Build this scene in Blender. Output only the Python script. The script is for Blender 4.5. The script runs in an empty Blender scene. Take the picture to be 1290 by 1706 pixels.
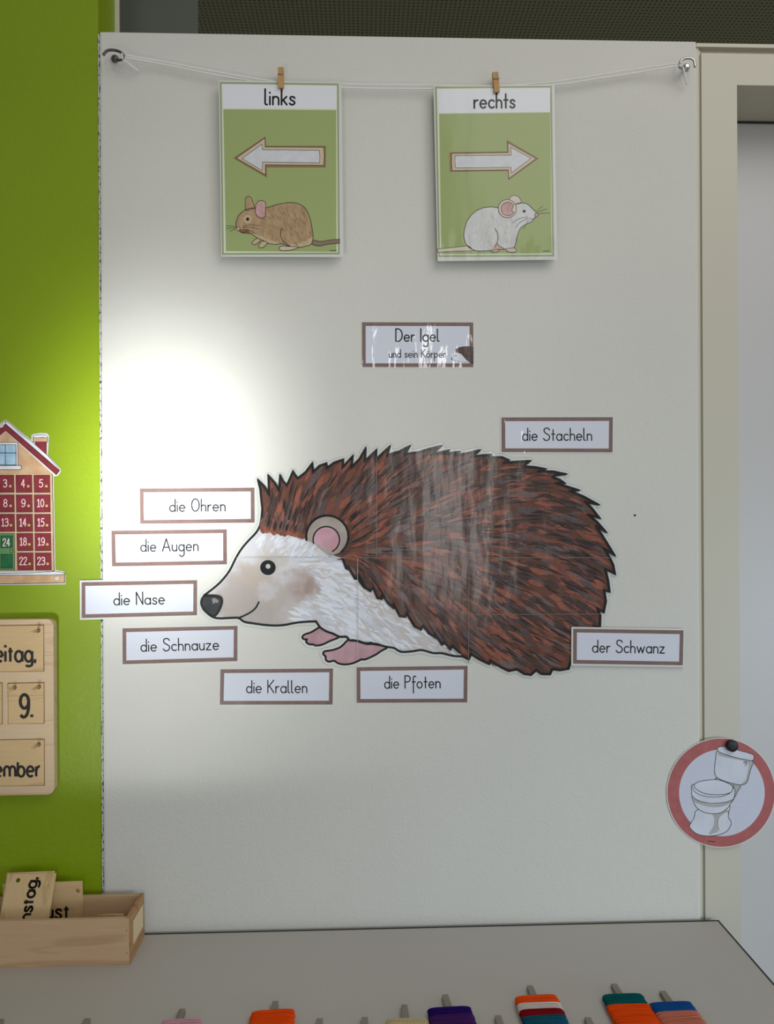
import bpy, bmesh, math, random
from mathutils import Vector, Matrix

# ------------------------------------------------------------------ camera
C = bpy.context.scene.collection
W, H = 1290.0, 1706.0
FPX = 1230.0
CAM = Vector((0.0, -1.23, 1.45))
YAW, ROLL = math.radians(1.9), math.radians(0.28)
_f = Vector((math.sin(YAW), math.cos(YAW), 0))
_r0 = Vector((math.cos(YAW), -math.sin(YAW), 0))
_u0 = Vector((0, 0, 1))
_r = _r0 * math.cos(ROLL) - _u0 * math.sin(ROLL)
_u = _r0 * math.sin(ROLL) + _u0 * math.cos(ROLL)
cam_d = bpy.data.cameras.new('camera')
cam_d.sensor_fit = 'AUTO'; cam_d.sensor_width = 36
cam_d.lens = FPX / H * 36
cam_d.clip_start = 0.02
cam = bpy.data.objects.new('camera', cam_d); C.objects.link(cam)
M3 = Matrix((_r, _u, -_f)).transposed()
cam.matrix_world = Matrix.Translation(CAM) @ M3.to_4x4()
bpy.context.scene.camera = cam

# ------------------------------------------------------------------ light
sc = bpy.context.scene
sc.view_settings.view_transform = 'Standard'
sc.view_settings.look = 'None'
sc.view_settings.gamma = 1
sc.view_settings.exposure = 0.0
world = bpy.data.worlds.new('world'); sc.world = world; world.use_nodes = True
bg = world.node_tree.nodes['Background']
bg.inputs[0].default_value = (0.95, 0.98, 1.0, 1); bg.inputs[1].default_value = 0.265

def area(name, loc, target, sx, sy, power, col=(1, 1, 1), spread=180):
    d = bpy.data.lights.new(name, 'AREA'); d.shape = 'RECTANGLE'
    d.size, d.size_y, d.energy, d.color = sx, sy, power, col
    d.spread = math.radians(spread)
    o = bpy.data.objects.new(name, d); C.objects.link(o)
    o.location = loc
    o.rotation_euler = (Vector(target) - Vector(loc)).to_track_quat('-Z', 'Y').to_euler()
    return o

# tall window behind the photographer (it glints in the laminated sheets)
area('window_daylight', (0.62, -4.2, 1.75), (0.5, 0, 1.5), 0.26, 1.9, 17, (1.0, 0.99, 0.97))
# cool daylight from the low windows on the right
area('low_window_daylight', (2.25, -1.9, 0.95), (0.35, 0, 0.72), 0.8, 0.5, 3.5, (0.62, 0.83, 1.0), 70)
# ceiling lamp over the room
area('ceiling_lamp_light', (1.15, -1.6, 3.15), (0.35, 0.0, 1.5), 1.7, 1.5, 18, (1.0, 0.97, 0.92))
# sunlight thrown back up from the floor in front of the table
BC = (0.96, 1.0, 0.99)
area('sun_bounce_high', (-0.70, -2.1, 0.27), (-0.35, 0, 1.56), 0.16, 0.14, 0.44, BC, 11.5)
area('sun_bounce_middle', (-0.70, -2.1, 0.27), (-0.33, 0, 1.48), 0.16, 0.14, 0.23, BC, 11)
area('sun_bounce_low', (-0.70, -2.1, 0.27), (-0.38, 0, 1.24), 0.2, 0.12, 0.15, BC, 17)
area('sun_bounce_wide', (-0.70, -2.1, 0.27), (-0.24, 0, 1.56), 0.2, 0.2, 0.44, BC, 29)

# ------------------------------------------------------------------ projection helpers
def _dir(px, py):
    return _f + _r * ((px - W / 2) / FPX) - _u * ((py - H / 2) / FPX)
def P(px, py, Y=0.0):
    d = _dir(px, py); t = (Y - CAM.y) / d.y
    return CAM + d * t
def PZ(px, py, z):
    d = _dir(px, py); t = (z - CAM.z) / d.z
    return CAM + d * t

# ------------------------------------------------------------------ materials
def lin(c):
    return tuple((v / 12.92 if v <= 0.04045 else ((v + 0.055) / 1.055) ** 2.4) for v in (x / 255 for x in c)) + (1,)

def new_mat(name):
    m = bpy.data.materials.new(name); m.use_nodes = True
    nt = m.node_tree
    return m, nt, nt.nodes['Principled BSDF']

def nd(nt, t, **kw):
    n = nt.nodes.new(t)
    for k, v in kw.items():
        setattr(n, k, v)
    return n

def crinkle(nt, scale=1.0, strength=0.5):
    """uneven laminating film: soft waves plus small creases"""
    tc = nd(nt, 'ShaderNodeTexCoord')
    n1 = nd(nt, 'ShaderNodeTexNoise'); n1.inputs['Scale'].default_value = 24 * scale; n1.inputs['Detail'].default_value = 1.5
    n2 = nd(nt, 'ShaderNodeTexNoise'); n2.inputs['Scale'].default_value = 150 * scale; n2.inputs['Detail'].default_value = 1
    mp = nd(nt, 'ShaderNodeMapping'); mp.inputs['Scale'].default_value = (1, 1, 0.35)
    nt.links.new(tc.outputs['Object'], mp.inputs['Vector'])
    nt.links.new(mp.outputs['Vector'], n1.inputs['Vector'])
    nt.links.new(mp.outputs['Vector'], n2.inputs['Vector'])
    ma = nd(nt, 'ShaderNodeMath', operation='MULTIPLY_ADD'); ma.inputs[1].default_value = 0.06
    nt.links.new(n2.outputs['Fac'], ma.inputs[0]); nt.links.new(n1.outputs['Fac'], ma.inputs[2])
    b = nd(nt, 'ShaderNodeBump'); b.inputs['Strength'].default_value = strength; b.inputs['Distance'].default_value = 0.004
    nt.links.new(ma.outputs[0], b.inputs['Height'])
    return b

PM = {}
def ink(name, rgb, vary=0.0, vscale=60, film=True, rough=0.6, stretch=None, rgb2=None, crk=.5):
    """printed colour under laminating film"""
    if name in PM:
        return PM[name]
    m, nt, b = new_mat(name)
    b.inputs['Base Color'].default_value = lin(rgb)
    b.inputs['Roughness'].default_value = rough
    b.inputs['Specular IOR Level'].default_value = 0.2
    if vary or rgb2:
        tc = nd(nt, 'ShaderNodeTexCoord'); no = nd(nt, 'ShaderNodeTexNoise')
        no.inputs['Scale'].default_value = vscale; no.inputs['Detail'].default_value = 4
        if stretch:
            mp = nd(nt, 'ShaderNodeMapping'); mp.inputs['Scale'].default_value = stretch
            nt.links.new(tc.outputs['Object'], mp.inputs['Vector']); nt.links.new(mp.outputs['Vector'], no.inputs['Vector'])
        else:
            nt.links.new(tc.outputs['Object'], no.inputs['Vector'])
        mr = nd(nt, 'ShaderNodeMapRange'); mr.inputs[1].default_value = 0.35; mr.inputs[2].default_value = 0.65
        nt.links.new(no.outputs['Fac'], mr.inputs[0])
        mx = nd(nt, 'ShaderNodeMix', data_type='RGBA')
        c2 = rgb2 if rgb2 else tuple(max(0, int(v * (1 - vary))) for v in rgb)
        mx.inputs[6].default_value = lin(rgb); mx.inputs[7].default_value = lin(c2)
        nt.links.new(mr.outputs[0], mx.inputs[0]); nt.links.new(mx.outputs[2], b.inputs['Base Color'])
    if film:
        b.inputs['Coat Weight'].default_value = 0.6
        b.inputs['Coat Roughness'].default_value = 0.17
        nt.links.new(crinkle(nt, 1.0, crk).outputs[0], b.inputs['Coat Normal'])
    PM[name] = m
    return m

def plain(name, rgb, rough=0.5, metal=0.0, spec=0.5):
    if name in PM:
        return PM[name]
    m, nt, b = new_mat(name)
    b.inputs['Base Color'].default_value = lin(rgb)
    b.inputs['Roughness'].default_value = rough; b.inputs['Metallic'].default_value = metal
    b.inputs['Specular IOR Level'].default_value = spec
    PM[name] = m
    return m

def plaster(name, rgb, grain=0.35, dirt=0.04, rough=0.7, spec=0.3, scale=230):
    m, nt, b = new_mat(name)
    tc = nd(nt, 'ShaderNodeTexCoord')
    no = nd(nt, 'ShaderNodeTexNoise'); no.inputs['Scale'].default_value = scale; no.inputs['Detail'].default_value = 3
    n2 = nd(nt, 'ShaderNodeTexNoise'); n2.inputs['Scale'].default_value = scale * 0.3; n2.inputs['Detail'].default_value = 2
    big = nd(nt, 'ShaderNodeTexNoise'); big.inputs['Scale'].default_value = 5; big.inputs['Detail'].default_value = 4
    for n in (no, n2, big):
        nt.links.new(tc.outputs['Object'], n.inputs['Vector'])
    ma = nd(nt, 'ShaderNodeMath', operation='ADD'); nt.links.new(no.outputs['Fac'], ma.inputs[0]); nt.links.new(n2.outputs['Fac'], ma.inputs[1])
    bp = nd(nt, 'ShaderNodeBump'); bp.inputs['Strength'].default_value = grain; bp.inputs['Distance'].default_value = 0.0012
    nt.links.new(ma.outputs[0], bp.inputs['Height']); nt.links.new(bp.outputs[0], b.inputs['Normal'])
    mx = nd(nt, 'ShaderNodeMix', data_type='RGBA')
    mx.inputs[6].default_value = lin(rgb); mx.inputs[7].default_value = lin(tuple(int(v * (1 - dirt)) for v in rgb))
    nt.links.new(big.outputs['Fac'], mx.inputs[0]); nt.links.new(mx.outputs[2], b.inputs['Base Color'])
    b.inputs['Roughness'].default_value = rough; b.inputs['Specular IOR Level'].default_value = spec
    return m

def wood(name, rgb, rgb2, axis='x', rough=0.5, scale=1.0):
    m, nt, b = new_mat(name)
    tc = nd(nt, 'ShaderNodeTexCoord'); mp = nd(nt, 'ShaderNodeMapping')
    st = {'x': (2.2, 26, 26), 'z': (26, 26, 2.2), 'y': (26, 2.2, 26)}[axis]
    mp.inputs['Scale'].default_value = tuple(s * scale for s in st)
    no = nd(nt, 'ShaderNodeTexNoise'); no.inputs['Scale'].default_value = 1.6; no.inputs['Detail'].default_value = 3; no.inputs['Distortion'].default_value = 0.7
    fi = nd(nt, 'ShaderNodeTexNoise'); fi.inputs['Scale'].default_value = 16; fi.inputs['Detail'].default_value = 3
    nt.links.new(tc.outputs['Object'], mp.inputs['Vector'])
    nt.links.new(mp.outputs['Vector'], no.inputs['Vector']); nt.links.new(mp.outputs['Vector'], fi.inputs['Vector'])
    sn = nd(nt, 'ShaderNodeMath', operation='MULTIPLY'); sn.inputs[1].default_value = 22; nt.links.new(no.outputs['Fac'], sn.inputs[0])
    s2 = nd(nt, 'ShaderNodeMath', operation='SINE'); nt.links.new(sn.outputs[0], s2.inputs[0])
    mr = nd(nt, 'ShaderNodeMapRange'); mr.inputs[1].default_value = 0.55; mr.inputs[2].default_value = 1.0; mr.inputs[4].default_value = 0.55
    nt.links.new(s2.outputs[0], mr.inputs[0])
    m3 = nd(nt, 'ShaderNodeMath', operation='MULTIPLY_ADD'); m3.inputs[1].default_value = 0.5
    nt.links.new(fi.outputs['Fac'], m3.inputs[0]); nt.links.new(mr.outputs[0], m3.inputs[2])
    mx = nd(nt, 'ShaderNodeMix', data_type='RGBA')
    mx.inputs[6].default_value = lin(rgb); mx.inputs[7].default_value = lin(rgb2)
    nt.links.new(m3.outputs[0], mx.inputs[0]); nt.links.new(mx.outputs[2], b.inputs['Base Color'])
    b.inputs['Roughness'].default_value = rough; b.inputs['Specular IOR Level'].default_value = 0.3
    return m

# ------------------------------------------------------------------ object helpers
def link(name, me, mats, parent=None, loc=None):
    o = bpy.data.objects.new(name, me); C.objects.link(o)
    for m in (mats if isinstance(mats, (list, tuple)) else [mats]):
        me.materials.append(m)
    if parent is not None:
        o.parent = parent
    if loc is not None:
        o.location = loc
    return o

def tag(o, label=None, cat=None, group=None, kind=None):
    if label: o['label'] = label
    if cat: o['category'] = cat
    if group: o['group'] = group
    if kind: o['kind'] = kind
    return o

def thing(name, label, cat, loc, group=None):
    o = bpy.data.objects.new(name, None); C.objects.link(o)
    o.empty_display_size = 0.05
    o.location = loc
    return tag(o, label, cat, group)

def origin_of(root):
    v = Vector((0, 0, 0)); o = root
    while o is not None:
        v = v + Vector(o.location); o = o.parent
    return v

def bm_box(bm, x0, x1, y0, y1, z0, z1, mi=0):
    vs = [bm.verts.new((x, y, z)) for x in (x0, x1) for y in (y0, y1) for z in (z0, z1)]
    for q in ((0, 1, 3, 2), (4, 6, 7, 5), (0, 4, 5, 1), (2, 3, 7, 6), (0, 2, 6, 4), (1, 5, 7, 3)):
        f = bm.faces.new([vs[i] for i in q]); f.material_index = mi
    return vs

def bm_obj(name, bm, mats, parent=None, bevel=0, smooth=False, off=None):
    if off is None:
        off = origin_of(parent) if parent else Vector((0, 0, 0))
    bmesh.ops.recalc_face_normals(bm, faces=bm.faces)
    if bevel:
        bmesh.ops.bevel(bm, geom=bm.edges[:], offset=bevel, segments=2, affect='EDGES', profile=0.7)
    for v in bm.verts:
        v.co = v.co - off
    me = bpy.data.meshes.new(name); bm.to_mesh(me); bm.free()
    if smooth:
        for p in me.polygons: p.use_smooth = True
    return link(name, me, mats, parent)

def box(name, x0, x1, y0, y1, z0, z1, mat, parent=None, bevel=0):
    bm = bmesh.new(); bm_box(bm, x0, x1, y0, y1, z0, z1)
    return bm_obj(name, bm, mat, parent, bevel)

def structure(o):
    o['kind'] = 'structure'
    return o

def root_box(name, x0, x1, y0, y1, z0, z1, mat, bevel=0):
    """box whose own origin sits at the middle of its base"""
    bm = bmesh.new(); bm_box(bm, x0, x1, y0, y1, z0, z1)
    off = Vector(((x0 + x1) / 2, (y0 + y1) / 2, z0))
    o = bm_obj(name, bm, mat, None, bevel, off=off); o.location = off
    return o

def tube(name, pts, r, mat, parent=None, n=10, closed=False, radii=None):
    """round bar along 3-D points"""
    bm = bmesh.new(); rings = []
    N = len(pts); pts = [Vector(p) for p in pts]
    prev = None
    for i, p in enumerate(pts):
        t = (pts[min(i + 1, N - 1)] - pts[max(i - 1, 0)]).normalized()
        a = prev if prev is not None else (Vector((0, 0, 1)) if abs(t.z) < 0.9 else Vector((1, 0, 0)))
        a = (a - t * a.dot(t)).normalized(); prev = a
        b = t.cross(a); rr = radii[i] if radii else r
        rings.append([bm.verts.new(p + (a * math.cos(k * 2 * math.pi / n) + b * math.sin(k * 2 * math.pi / n)) * rr) for k in range(n)])
    for i in range(N - 1):
        for k in range(n):
            bm.faces.new((rings[i][k], rings[i][(k + 1) % n], rings[i + 1][(k + 1) % n], rings[i + 1][k]))
    bm.faces.new(rings[0][::-1]); bm.faces.new(rings[-1])
    return bm_obj(name, bm, mat, parent, smooth=True)

def plate(name, outer, holes, y0, y1, mat, parent=None, bevel=0.0, to3=None, off=None):
    """flat plate with true holes: outlines in (x, z), extruded from y0 to y1"""
    cu = bpy.data.curves.new('c', 'CURVE'); cu.dimensions = '2D'; cu.fill_mode = 'BOTH'
    for loop in [outer] + list(holes):
        s = cu.splines.new('POLY'); s.points.add(len(loop) - 1); s.use_cyclic_u = True
        for i, (x, z) in enumerate(loop): s.points[i].co = (x, z, 0, 1)
    cu.extrude = abs(y1 - y0) / 2 - bevel; cu.bevel_depth = bevel; cu.bevel_resolution = 2
    if bevel: cu.offset = -bevel
    t = bpy.data.objects.new('c', cu); C.objects.link(t)
    dg = bpy.context.evaluated_depsgraph_get()
    me = bpy.data.meshes.new_from_object(t.evaluated_get(dg)); me.name = name
    bpy.data.objects.remove(t); bpy.data.curves.remove(cu)
    me.materials.clear()
    if off is None:
        off = origin_of(parent) if parent else Vector((0, 0, 0))
    ym = (y0 + y1) / 2
    for v in me.vertices:
        x, z, d = v.co
        w = Vector((x, ym - d, z))
        v.co = (to3(w) if to3 else w) - off
    return link(name, me, mat, parent)

def rrect(x0, x1, z0, z1, r, n=8):
    pts = []
    for cx, cz, a in ((x1 - r, z1 - r, 0), (x0 + r, z1 - r, 90), (x0 + r, z0 + r, 180), (x1 - r, z0 + r, 270)):
        for k in range(n + 1):
            t = math.radians(a + 90 * k / n); pts.append((cx + r * math.cos(t), cz + r * math.sin(t)))
    return pts

def circ(cx, cz, r, n=20):
    return [(cx + r * math.cos(2 * math.pi * k / n), cz + r * math.sin(2 * math.pi * k / n)) for k in range(n)]

# ------------------------------------------------------------------ 2-D drawing, in photo pixels lifted onto a wall plane
def smooth(pts, n=5, closed=False):
    N = len(pts); out = []
    rng = range(N if closed else N - 1)
    for i in rng:
        p0 = pts[(i - 1) % N] if closed or i > 0 else pts[0]
        p1 = pts[i]; p2 = pts[(i + 1) % N]
        p3 = pts[(i + 2) % N] if closed or i + 2 < N else pts[-1]
        for k in range(n):
            t = k / n
            out.append(tuple(0.5 * ((2 * p1[j]) + (-p0[j] + p2[j]) * t + (2 * p0[j] - 5 * p1[j] + 4 * p2[j] - p3[j]) * t * t + (-p0[j] + 3 * p1[j] - 3 * p2[j] + p3[j]) * t ** 3) for j in (0, 1)))
    if not closed: out.append(tuple(pts[-1]))
    return out

def ell(cx, cy, rx, ry=None, a0=0, a1=360, n=28, rot=0):
    ry = rx if ry is None else ry
    full = abs(a1 - a0) >= 360
    c, s = math.cos(math.radians(rot)), math.sin(math.radians(rot))
    out = []
    for k in range(n if full else n + 1):
        t = math.radians(a0 + (a1 - a0) * k / n)
        x, y = rx * math.cos(t), -ry * math.sin(t)
        out.append((cx + x * c - y * s, cy + x * s + y * c))
    return out

class Art:
    """one printed part: filled outlines and pen strokes, each layer a hair in front of the last"""
    def __init__(self, plane, z0=0.0, step=4e-6, warp=None):
        self.bm = bmesh.new(); self.Y = plane; self.z = z0; self.step = step
        self.mats = []; self.warp = warp
    def _mi(self, m):
        if m not in self.mats: self.mats.append(m)
        return self.mats.index(m)
    def _v(self, p):
        w = P(p[0], p[1], self.Y - self.z)
        if self.warp: w.y += self.warp(p[0], p[1])
        return self.bm.verts.new(w)
    def up(self, dz=None):
        self.z += self.step if dz is None else dz
    def poly(self, pts, m):
        vs = [self._v(p) for p in pts]
        f = self.bm.faces.new(vs); f.material_index = self._mi(m); f.normal_update()
        if len(vs) > 4:
            bmesh.ops.triangulate(self.bm, faces=[f])
        self.up(); return self
    def slab(self, pts, m, thick):
        """sheet with real thickness; its front ends up at the current layer"""
        mi = self._mi(m)
        back = [self._v(p) for p in pts]; self.z += thick; front = [self._v(p) for p in pts]
        n = len(pts)
        for i in range(n):
            f = self.bm.faces.new((back[i], back[(i + 1) % n], front[(i + 1) % n], front[i])); f.material_index = mi
        f = self.bm.faces.new(front); f.material_index = mi
        g = self.bm.faces.new(back[::-1]); g.material_index = mi
        f.normal_update(); g.normal_update()
        if n > 4: bmesh.ops.triangulate(self.bm, faces=[f, g])
        self.up(); return self
    def _f(self, pts, mi):
        f = self.bm.faces.new([self._v(q) for q in pts]); f.material_index = mi
        self.z += 7e-7
    def pen(self, pts, w, m, closed=False, limit=2.4):
        """pen line of even width with pointed corners"""
        mi = self._mi(m); N = len(pts); h = w / 2
        def nrm(a, b):
            dx, dy = b[0] - a[0], b[1] - a[1]; L = math.hypot(dx, dy) or 1
            return -dy / L, dx / L
        for i in range(N if closed else N - 1):
            a, b = pts[i], pts[(i + 1) % N]
            if math.hypot(b[0] - a[0], b[1] - a[1]) < 1e-6: continue
            nx, ny = nrm(a, b)
            self._f(((a[0] + nx * h, a[1] + ny * h), (a[0] - nx * h, a[1] - ny * h), (b[0] - nx * h, b[1] - ny * h), (b[0] + nx * h, b[1] + ny * h)), mi)
        for i in range(N):
            if not closed and i in (0, N - 1):
                self._f(ell(pts[i][0], pts[i][1], h, n=8), mi); continue
            p = pts[i]; n1 = nrm(pts[i - 1], p); n2 = nrm(p, pts[(i + 1) % N])
            cr = n1[0] * n2[1] - n1[1] * n2[0]; sg = -1 if cr > 0 else 1
            mx_, my_ = n1[0] + n2[0], n1[1] + n2[1]; q = mx_ * mx_ + my_ * my_
            if abs(cr) < 1e-5 or q < 1e-6: continue
            k = 2 / q; ln = math.hypot(mx_ * k, my_ * k); k *= min(1, limit / ln)
            A_, B_, T_ = [(p[0] + sg * v[0] * h, p[1] + sg * v[1] * h) for v in (n1, n2, (mx_ * k, my_ * k))]
            self._f((p, A_, T_, B_), mi)
        self.up(); return self
    def band(self, pts, w, m, closed=True):
        """broad rounded margin along an outline"""
        mi = self._mi(m); N = len(pts)
        for i in range(N if closed else N - 1):
            a, b = pts[i], pts[(i + 1) % N]
            dx, dy = b[0] - a[0], b[1] - a[1]; L = math.hypot(dx, dy)
            if L > 1e-6:
                nx, ny = -dy / L * w / 2, dx / L * w / 2
                self._f(((a[0] + nx, a[1] + ny), (a[0] - nx, a[1] - ny), (b[0] - nx, b[1] - ny), (b[0] + nx, b[1] + ny)), mi)
            self._f(ell(a[0], a[1], w / 2, n=16), mi)
        self.up(); return self
    def line(self, pts, w, m, closed=False, caps=True):
        """pen stroke as one ribbon with shared corners and round ends"""
        mi = self._mi(m); h = w / 2
        q = [pts[0]]
        for p in pts[1:]:
            if math.hypot(p[0] - q[-1][0], p[1] - q[-1][1]) > 1e-4: q.append(p)
        if closed and math.hypot(q[0][0] - q[-1][0], q[0][1] - q[-1][1]) < 1e-4: q.pop()
        if not closed and len(q) > 3 and math.hypot(q[0][0] - q[-1][0], q[0][1] - q[-1][1]) < .02 * w + 1e-3:
            q.pop(); closed = True
        N = len(q)
        if N < 2: return self
        def d(a, b):
            x, y = b[0] - a[0], b[1] - a[1]; L = math.hypot(x, y) or 1
            return x / L, y / L
        L_, R_ = [], []
        for i, p in enumerate(q):
            if closed or 0 < i < N - 1: d1, d2 = d(q[i - 1], p), d(p, q[(i + 1) % N])
            elif i == 0: d1 = d2 = d(p, q[1])
            else: d1 = d2 = d(q[-2], p)
            n1, n2 = (-d1[1], d1[0]), (-d2[1], d2[0]); bx, by = n1[0] + n2[0], n1[1] + n2[1]; qq = bx * bx + by * by
            if qq < .05: bx, by, k = n1[0], n1[1], 1
            else: k = 2 / qq; k = min(k, 2.0 / math.sqrt(qq))
            L_.append((p[0] + bx * k * h, p[1] + by * k * h)); R_.append((p[0] - bx * k * h, p[1] - by * k * h))
        VL = [self._v(v) for v in L_]; VR = [self._v(v) for v in R_]
        for i in range(N if closed else N - 1):
            j = (i + 1) % N
            f = self.bm.faces.new((VL[i], VR[i], VR[j], VL[j])); f.material_index = mi
        if not closed and caps and w > .8:
            for p, e, vl, vr in ((q[0], d(q[1], q[0]), VL[0], VR[0]), (q[-1], d(q[-2], q[-1]), VR[-1], VL[-1])):
                t0 = math.atan2(e[1], e[0])
                arc_ = [self._v((p[0] + h * math.cos(t0 + t), p[1] + h * math.sin(t0 + t))) for t in (-1.05, -.52, 0, .52, 1.05)]
                c = self._v((p[0] + h * math.cos(t0 - math.pi / 2), p[1] + h * math.sin(t0 - math.pi / 2))); e2 = self._v((p[0] + h * math.cos(t0 + math.pi / 2), p[1] + h * math.sin(t0 + math.pi / 2)))
                f = self.bm.faces.new([c] + arc_ + [e2]); f.material_index = mi
        self.z += 7e-7
        self.up(); return self
    def brush(self, pts, w, m):
        """one tapered brush mark as a single face"""
        N = len(pts); L, R = [], []
        for i, p in enumerate(pts):
            a = pts[max(0, i - 1)]; b = pts[min(N - 1, i + 1)]
            dx, dy = b[0] - a[0], b[1] - a[1]; d = math.hypot(dx, dy) or 1
            t = i / (N - 1); ww = w / 2 * max(0.05, math.sin(math.pi * (0.06 + 0.92 * t)) ** 1.15)
            L.append((p[0] - dy / d * ww, p[1] + dx / d * ww)); R.append((p[0] + dy / d * ww, p[1] - dx / d * ww))
        vs = [self._v(q) for q in L + R[::-1]]
        mi = self._mi(m); n = len(vs)
        for i in range(N - 1):
            f = self.bm.faces.new((vs[i], vs[i + 1], vs[n - 2 - i], vs[n - 1 - i])); f.material_index = mi
        self.up(); return self
    def done(self, name, parent):
        bm = self.bm; bm.normal_update()
        for f in bm.faces:
            if abs(f.normal.y) > 0.7 and f.normal.y > 0: pass
        off = origin_of(parent)
        for v in bm.verts: v.co = v.co - off
        me = bpy.data.meshes.new(name); bm.to_mesh(me); bm.free()
        return link(name, me, self.mats, parent)

# ------------------------------------------------------------------ lettering: a one-line school alphabet
def arc(cx, cy, rx, ry, a0, a1, n=12):
    return [(cx + rx * math.cos(math.radians(a0 + (a1 - a0) * k / n)), cy + ry * math.sin(math.radians(a0 + (a1 - a0) * k / n))) for k in range(n + 1)]
def sm(*p):
    return smooth(list(p), 5)
A = 1.95
bowl = arc(.43, .5, .43, .5, 0, 360, 24)
arch = [(0, 0), (0, .58)] + arc(.36, .6, .36, .4, 175, 0, 12) + [(.72, 0)]
S_ = sm((.62, .82), (.5, .96), (.33, 1.0), (.12, .93), (.07, .75), (.2, .58), (.42, .47), (.6, .34), (.58, .12), (.36, 0), (.14, .03), (.0, .18))
BS = sm((.98, 1.68), (.8, 1.92), (.52, 2.0), (.2, 1.9), (.08, 1.58), (.22, 1.26), (.55, 1.05), (.9, .8), (1.0, .48), (.85, .14), (.52, 0), (.2, .06), (.0, .32))
GLYPH = {
 'a': ([bowl, [(.86, 1), (.86, 0)]], .86),
 'b': ([[(0, A), (0, 0)], bowl], .86),
 'c': ([arc(.43, .5, .43, .5, 45, 315)], .74),
 'd': ([bowl, [(.86, A), (.86, 0)]], .86),
 'e': ([[(.0, .52), (.86, .52)] + arc(.43, .5, .43, .5, 4, 315, 20)], .86),
 'f': ([[(.62, 1.86)] + arc(.42, 1.55, .22, .38, 60, 180, 8) + [(.2, -.8)], [(0, 1), (.55, 1)]], .5),
 'g': ([bowl, [(.86, 1), (.86, -.4)] + arc(.45, -.42, .41, .46, 0, -150, 10)], .86),
 'h': ([[(0, A), (0, 0)], arch], .72),
 'i': ([[(0, 1), (0, 0)], [(0, 1.46), (0, 1.52)]], .02),
 'k': ([[(0, A), (0, 0)], [(.62, 1), (.02, .42)], [(.2, .58), (.66, 0)]], .66),
 'l': ([[(0, A), (0, .2)] + arc(.2, .2, .2, .2, 180, 285, 6)], .24),
 'm': ([arch, [(.72, .58)] + arc(1.08, .6, .36, .4, 175, 0, 12) + [(1.44, 0)]], 1.44),
 'n': ([[(0, 1), (0, 0)], arch], .72),
 'o': ([bowl], .86),
 'ö': ([bowl, [(.24, 1.42), (.24, 1.46)], [(.62, 1.42), (.62, 1.46)]], .86),
 'p': ([[(0, 1), (0, -.85)], bowl], .86),
 'r': ([[(0, 1), (0, 0)], [(0, .52), (.06, .74), (.2, .93), (.42, 1.0), (.5, .99)]], .48),
 's': ([S_], .62),
 't': ([[(.24, 1.75), (.24, 0)], [(0, 1), (.52, 1)]], .5),
 'u': ([[(0, 1), (0, .42)] + arc(.36, .42, .36, .42, 180, 355, 12), [(.72, 1), (.72, 0)]], .72),
 'w': ([[(0, 1), (.32, 0), (.62, .9), (.92, 0), (1.24, 1)]], 1.24),
 'z': ([[(0, 1), (.7, 1), (0, 0), (.74, 0)]], .74),
 'D': ([[(0, 0), (0, 2)] + [(.35, 2)] + arc(.35, 1, .7, 1, 85, -85, 18) + [(.35, 0), (0, 0)]], 1.05),
 'I': ([[(0, 2), (0, 0)]], .02),
 'S': ([BS], 1.0),
 'O': ([arc(.6, 1, .6, 1, 90, 450, 30)], 1.2),
 'A': ([[(0, 0), (.62, 2), (1.24, 0)], [(.2, .62), (1.04, .62)]], 1.24),
 'N': ([[(0, 0), (0, 2), (.98, 0), (.98, 2)]], .98),
 'K': ([[(0, 2), (0, 0)], [(.95, 2), (.02, .85)], [(.25, 1.12), (.98, 0)]], .98),
 'P': ([[(0, 0), (0, 2), (.4, 2)] + arc(.4, 1.5, .5, .5, 85, -85, 12) + [(.4, 1), (0, 1)]], .9),
 'F': ([[(0, 0), (0, 2), (.9, 2)], [(0, 1.02), (.75, 1.02)]], .9),
 'Z': ([[(0, 2), (.95, 2), (0, 0), (1, 0)]], 1.0),
 ',': ([[(.02, .24), (.02, 0), (-.08, -.26)]], .06),
 '.': ([[(0, 0), (0, .24)]], .04),
 '0': ([arc(.4, 1, .4, 1, 90, 450, 26)], .8),
 '1': ([[(.0, 1.6), (.32, 2), (.32, 0)], [(.0, 0), (.62, 0)]], .6),
 '2': ([sm((.02, 1.5), (.1, 1.86), (.4, 2), (.72, 1.84), (.76, 1.45), (.55, 1.0), (.25, .5), (0, 0)) + [(.8, 0)]], .8),
 '3': ([sm((.02, 1.7), (.2, 1.96), (.5, 1.98), (.74, 1.75), (.7, 1.3), (.3, 1.08)), sm((.3, 1.08), (.72, .95), (.8, .5), (.6, .08), (.25, 0), (0, .26))], .8),
 '4': ([[(.56, 0), (.56, 2), (0, .6), (.82, .6)]], .82),
 '5': ([[(.74, 2), (.12, 2), (.06, 1.08)] + sm((.06, 1.08), (.38, 1.26), (.72, 1.0), (.76, .5), (.5, .05), (.2, .02), (0, .25))], .78),
 '6': ([arc(.4, .58, .4, .58, 0, 360, 20), sm((.62, 2), (.25, 1.5), (.03, .9), (.02, .55))], .8),
 '7': ([[(0, 2), (.8, 2), (.25, 0)]], .8),
 '8': ([arc(.4, 1.5, .33, .48, 0, 360, 18), arc(.4, .52, .4, .52, 0, 360, 20)], .8),
 '9': ([arc(.4, 1.38, .4, .6, 0, 360, 20), sm((.8, 1.4), (.79, .8), (.62, .2), (.3, 0), (.02, .2))], .8),
}
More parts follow.
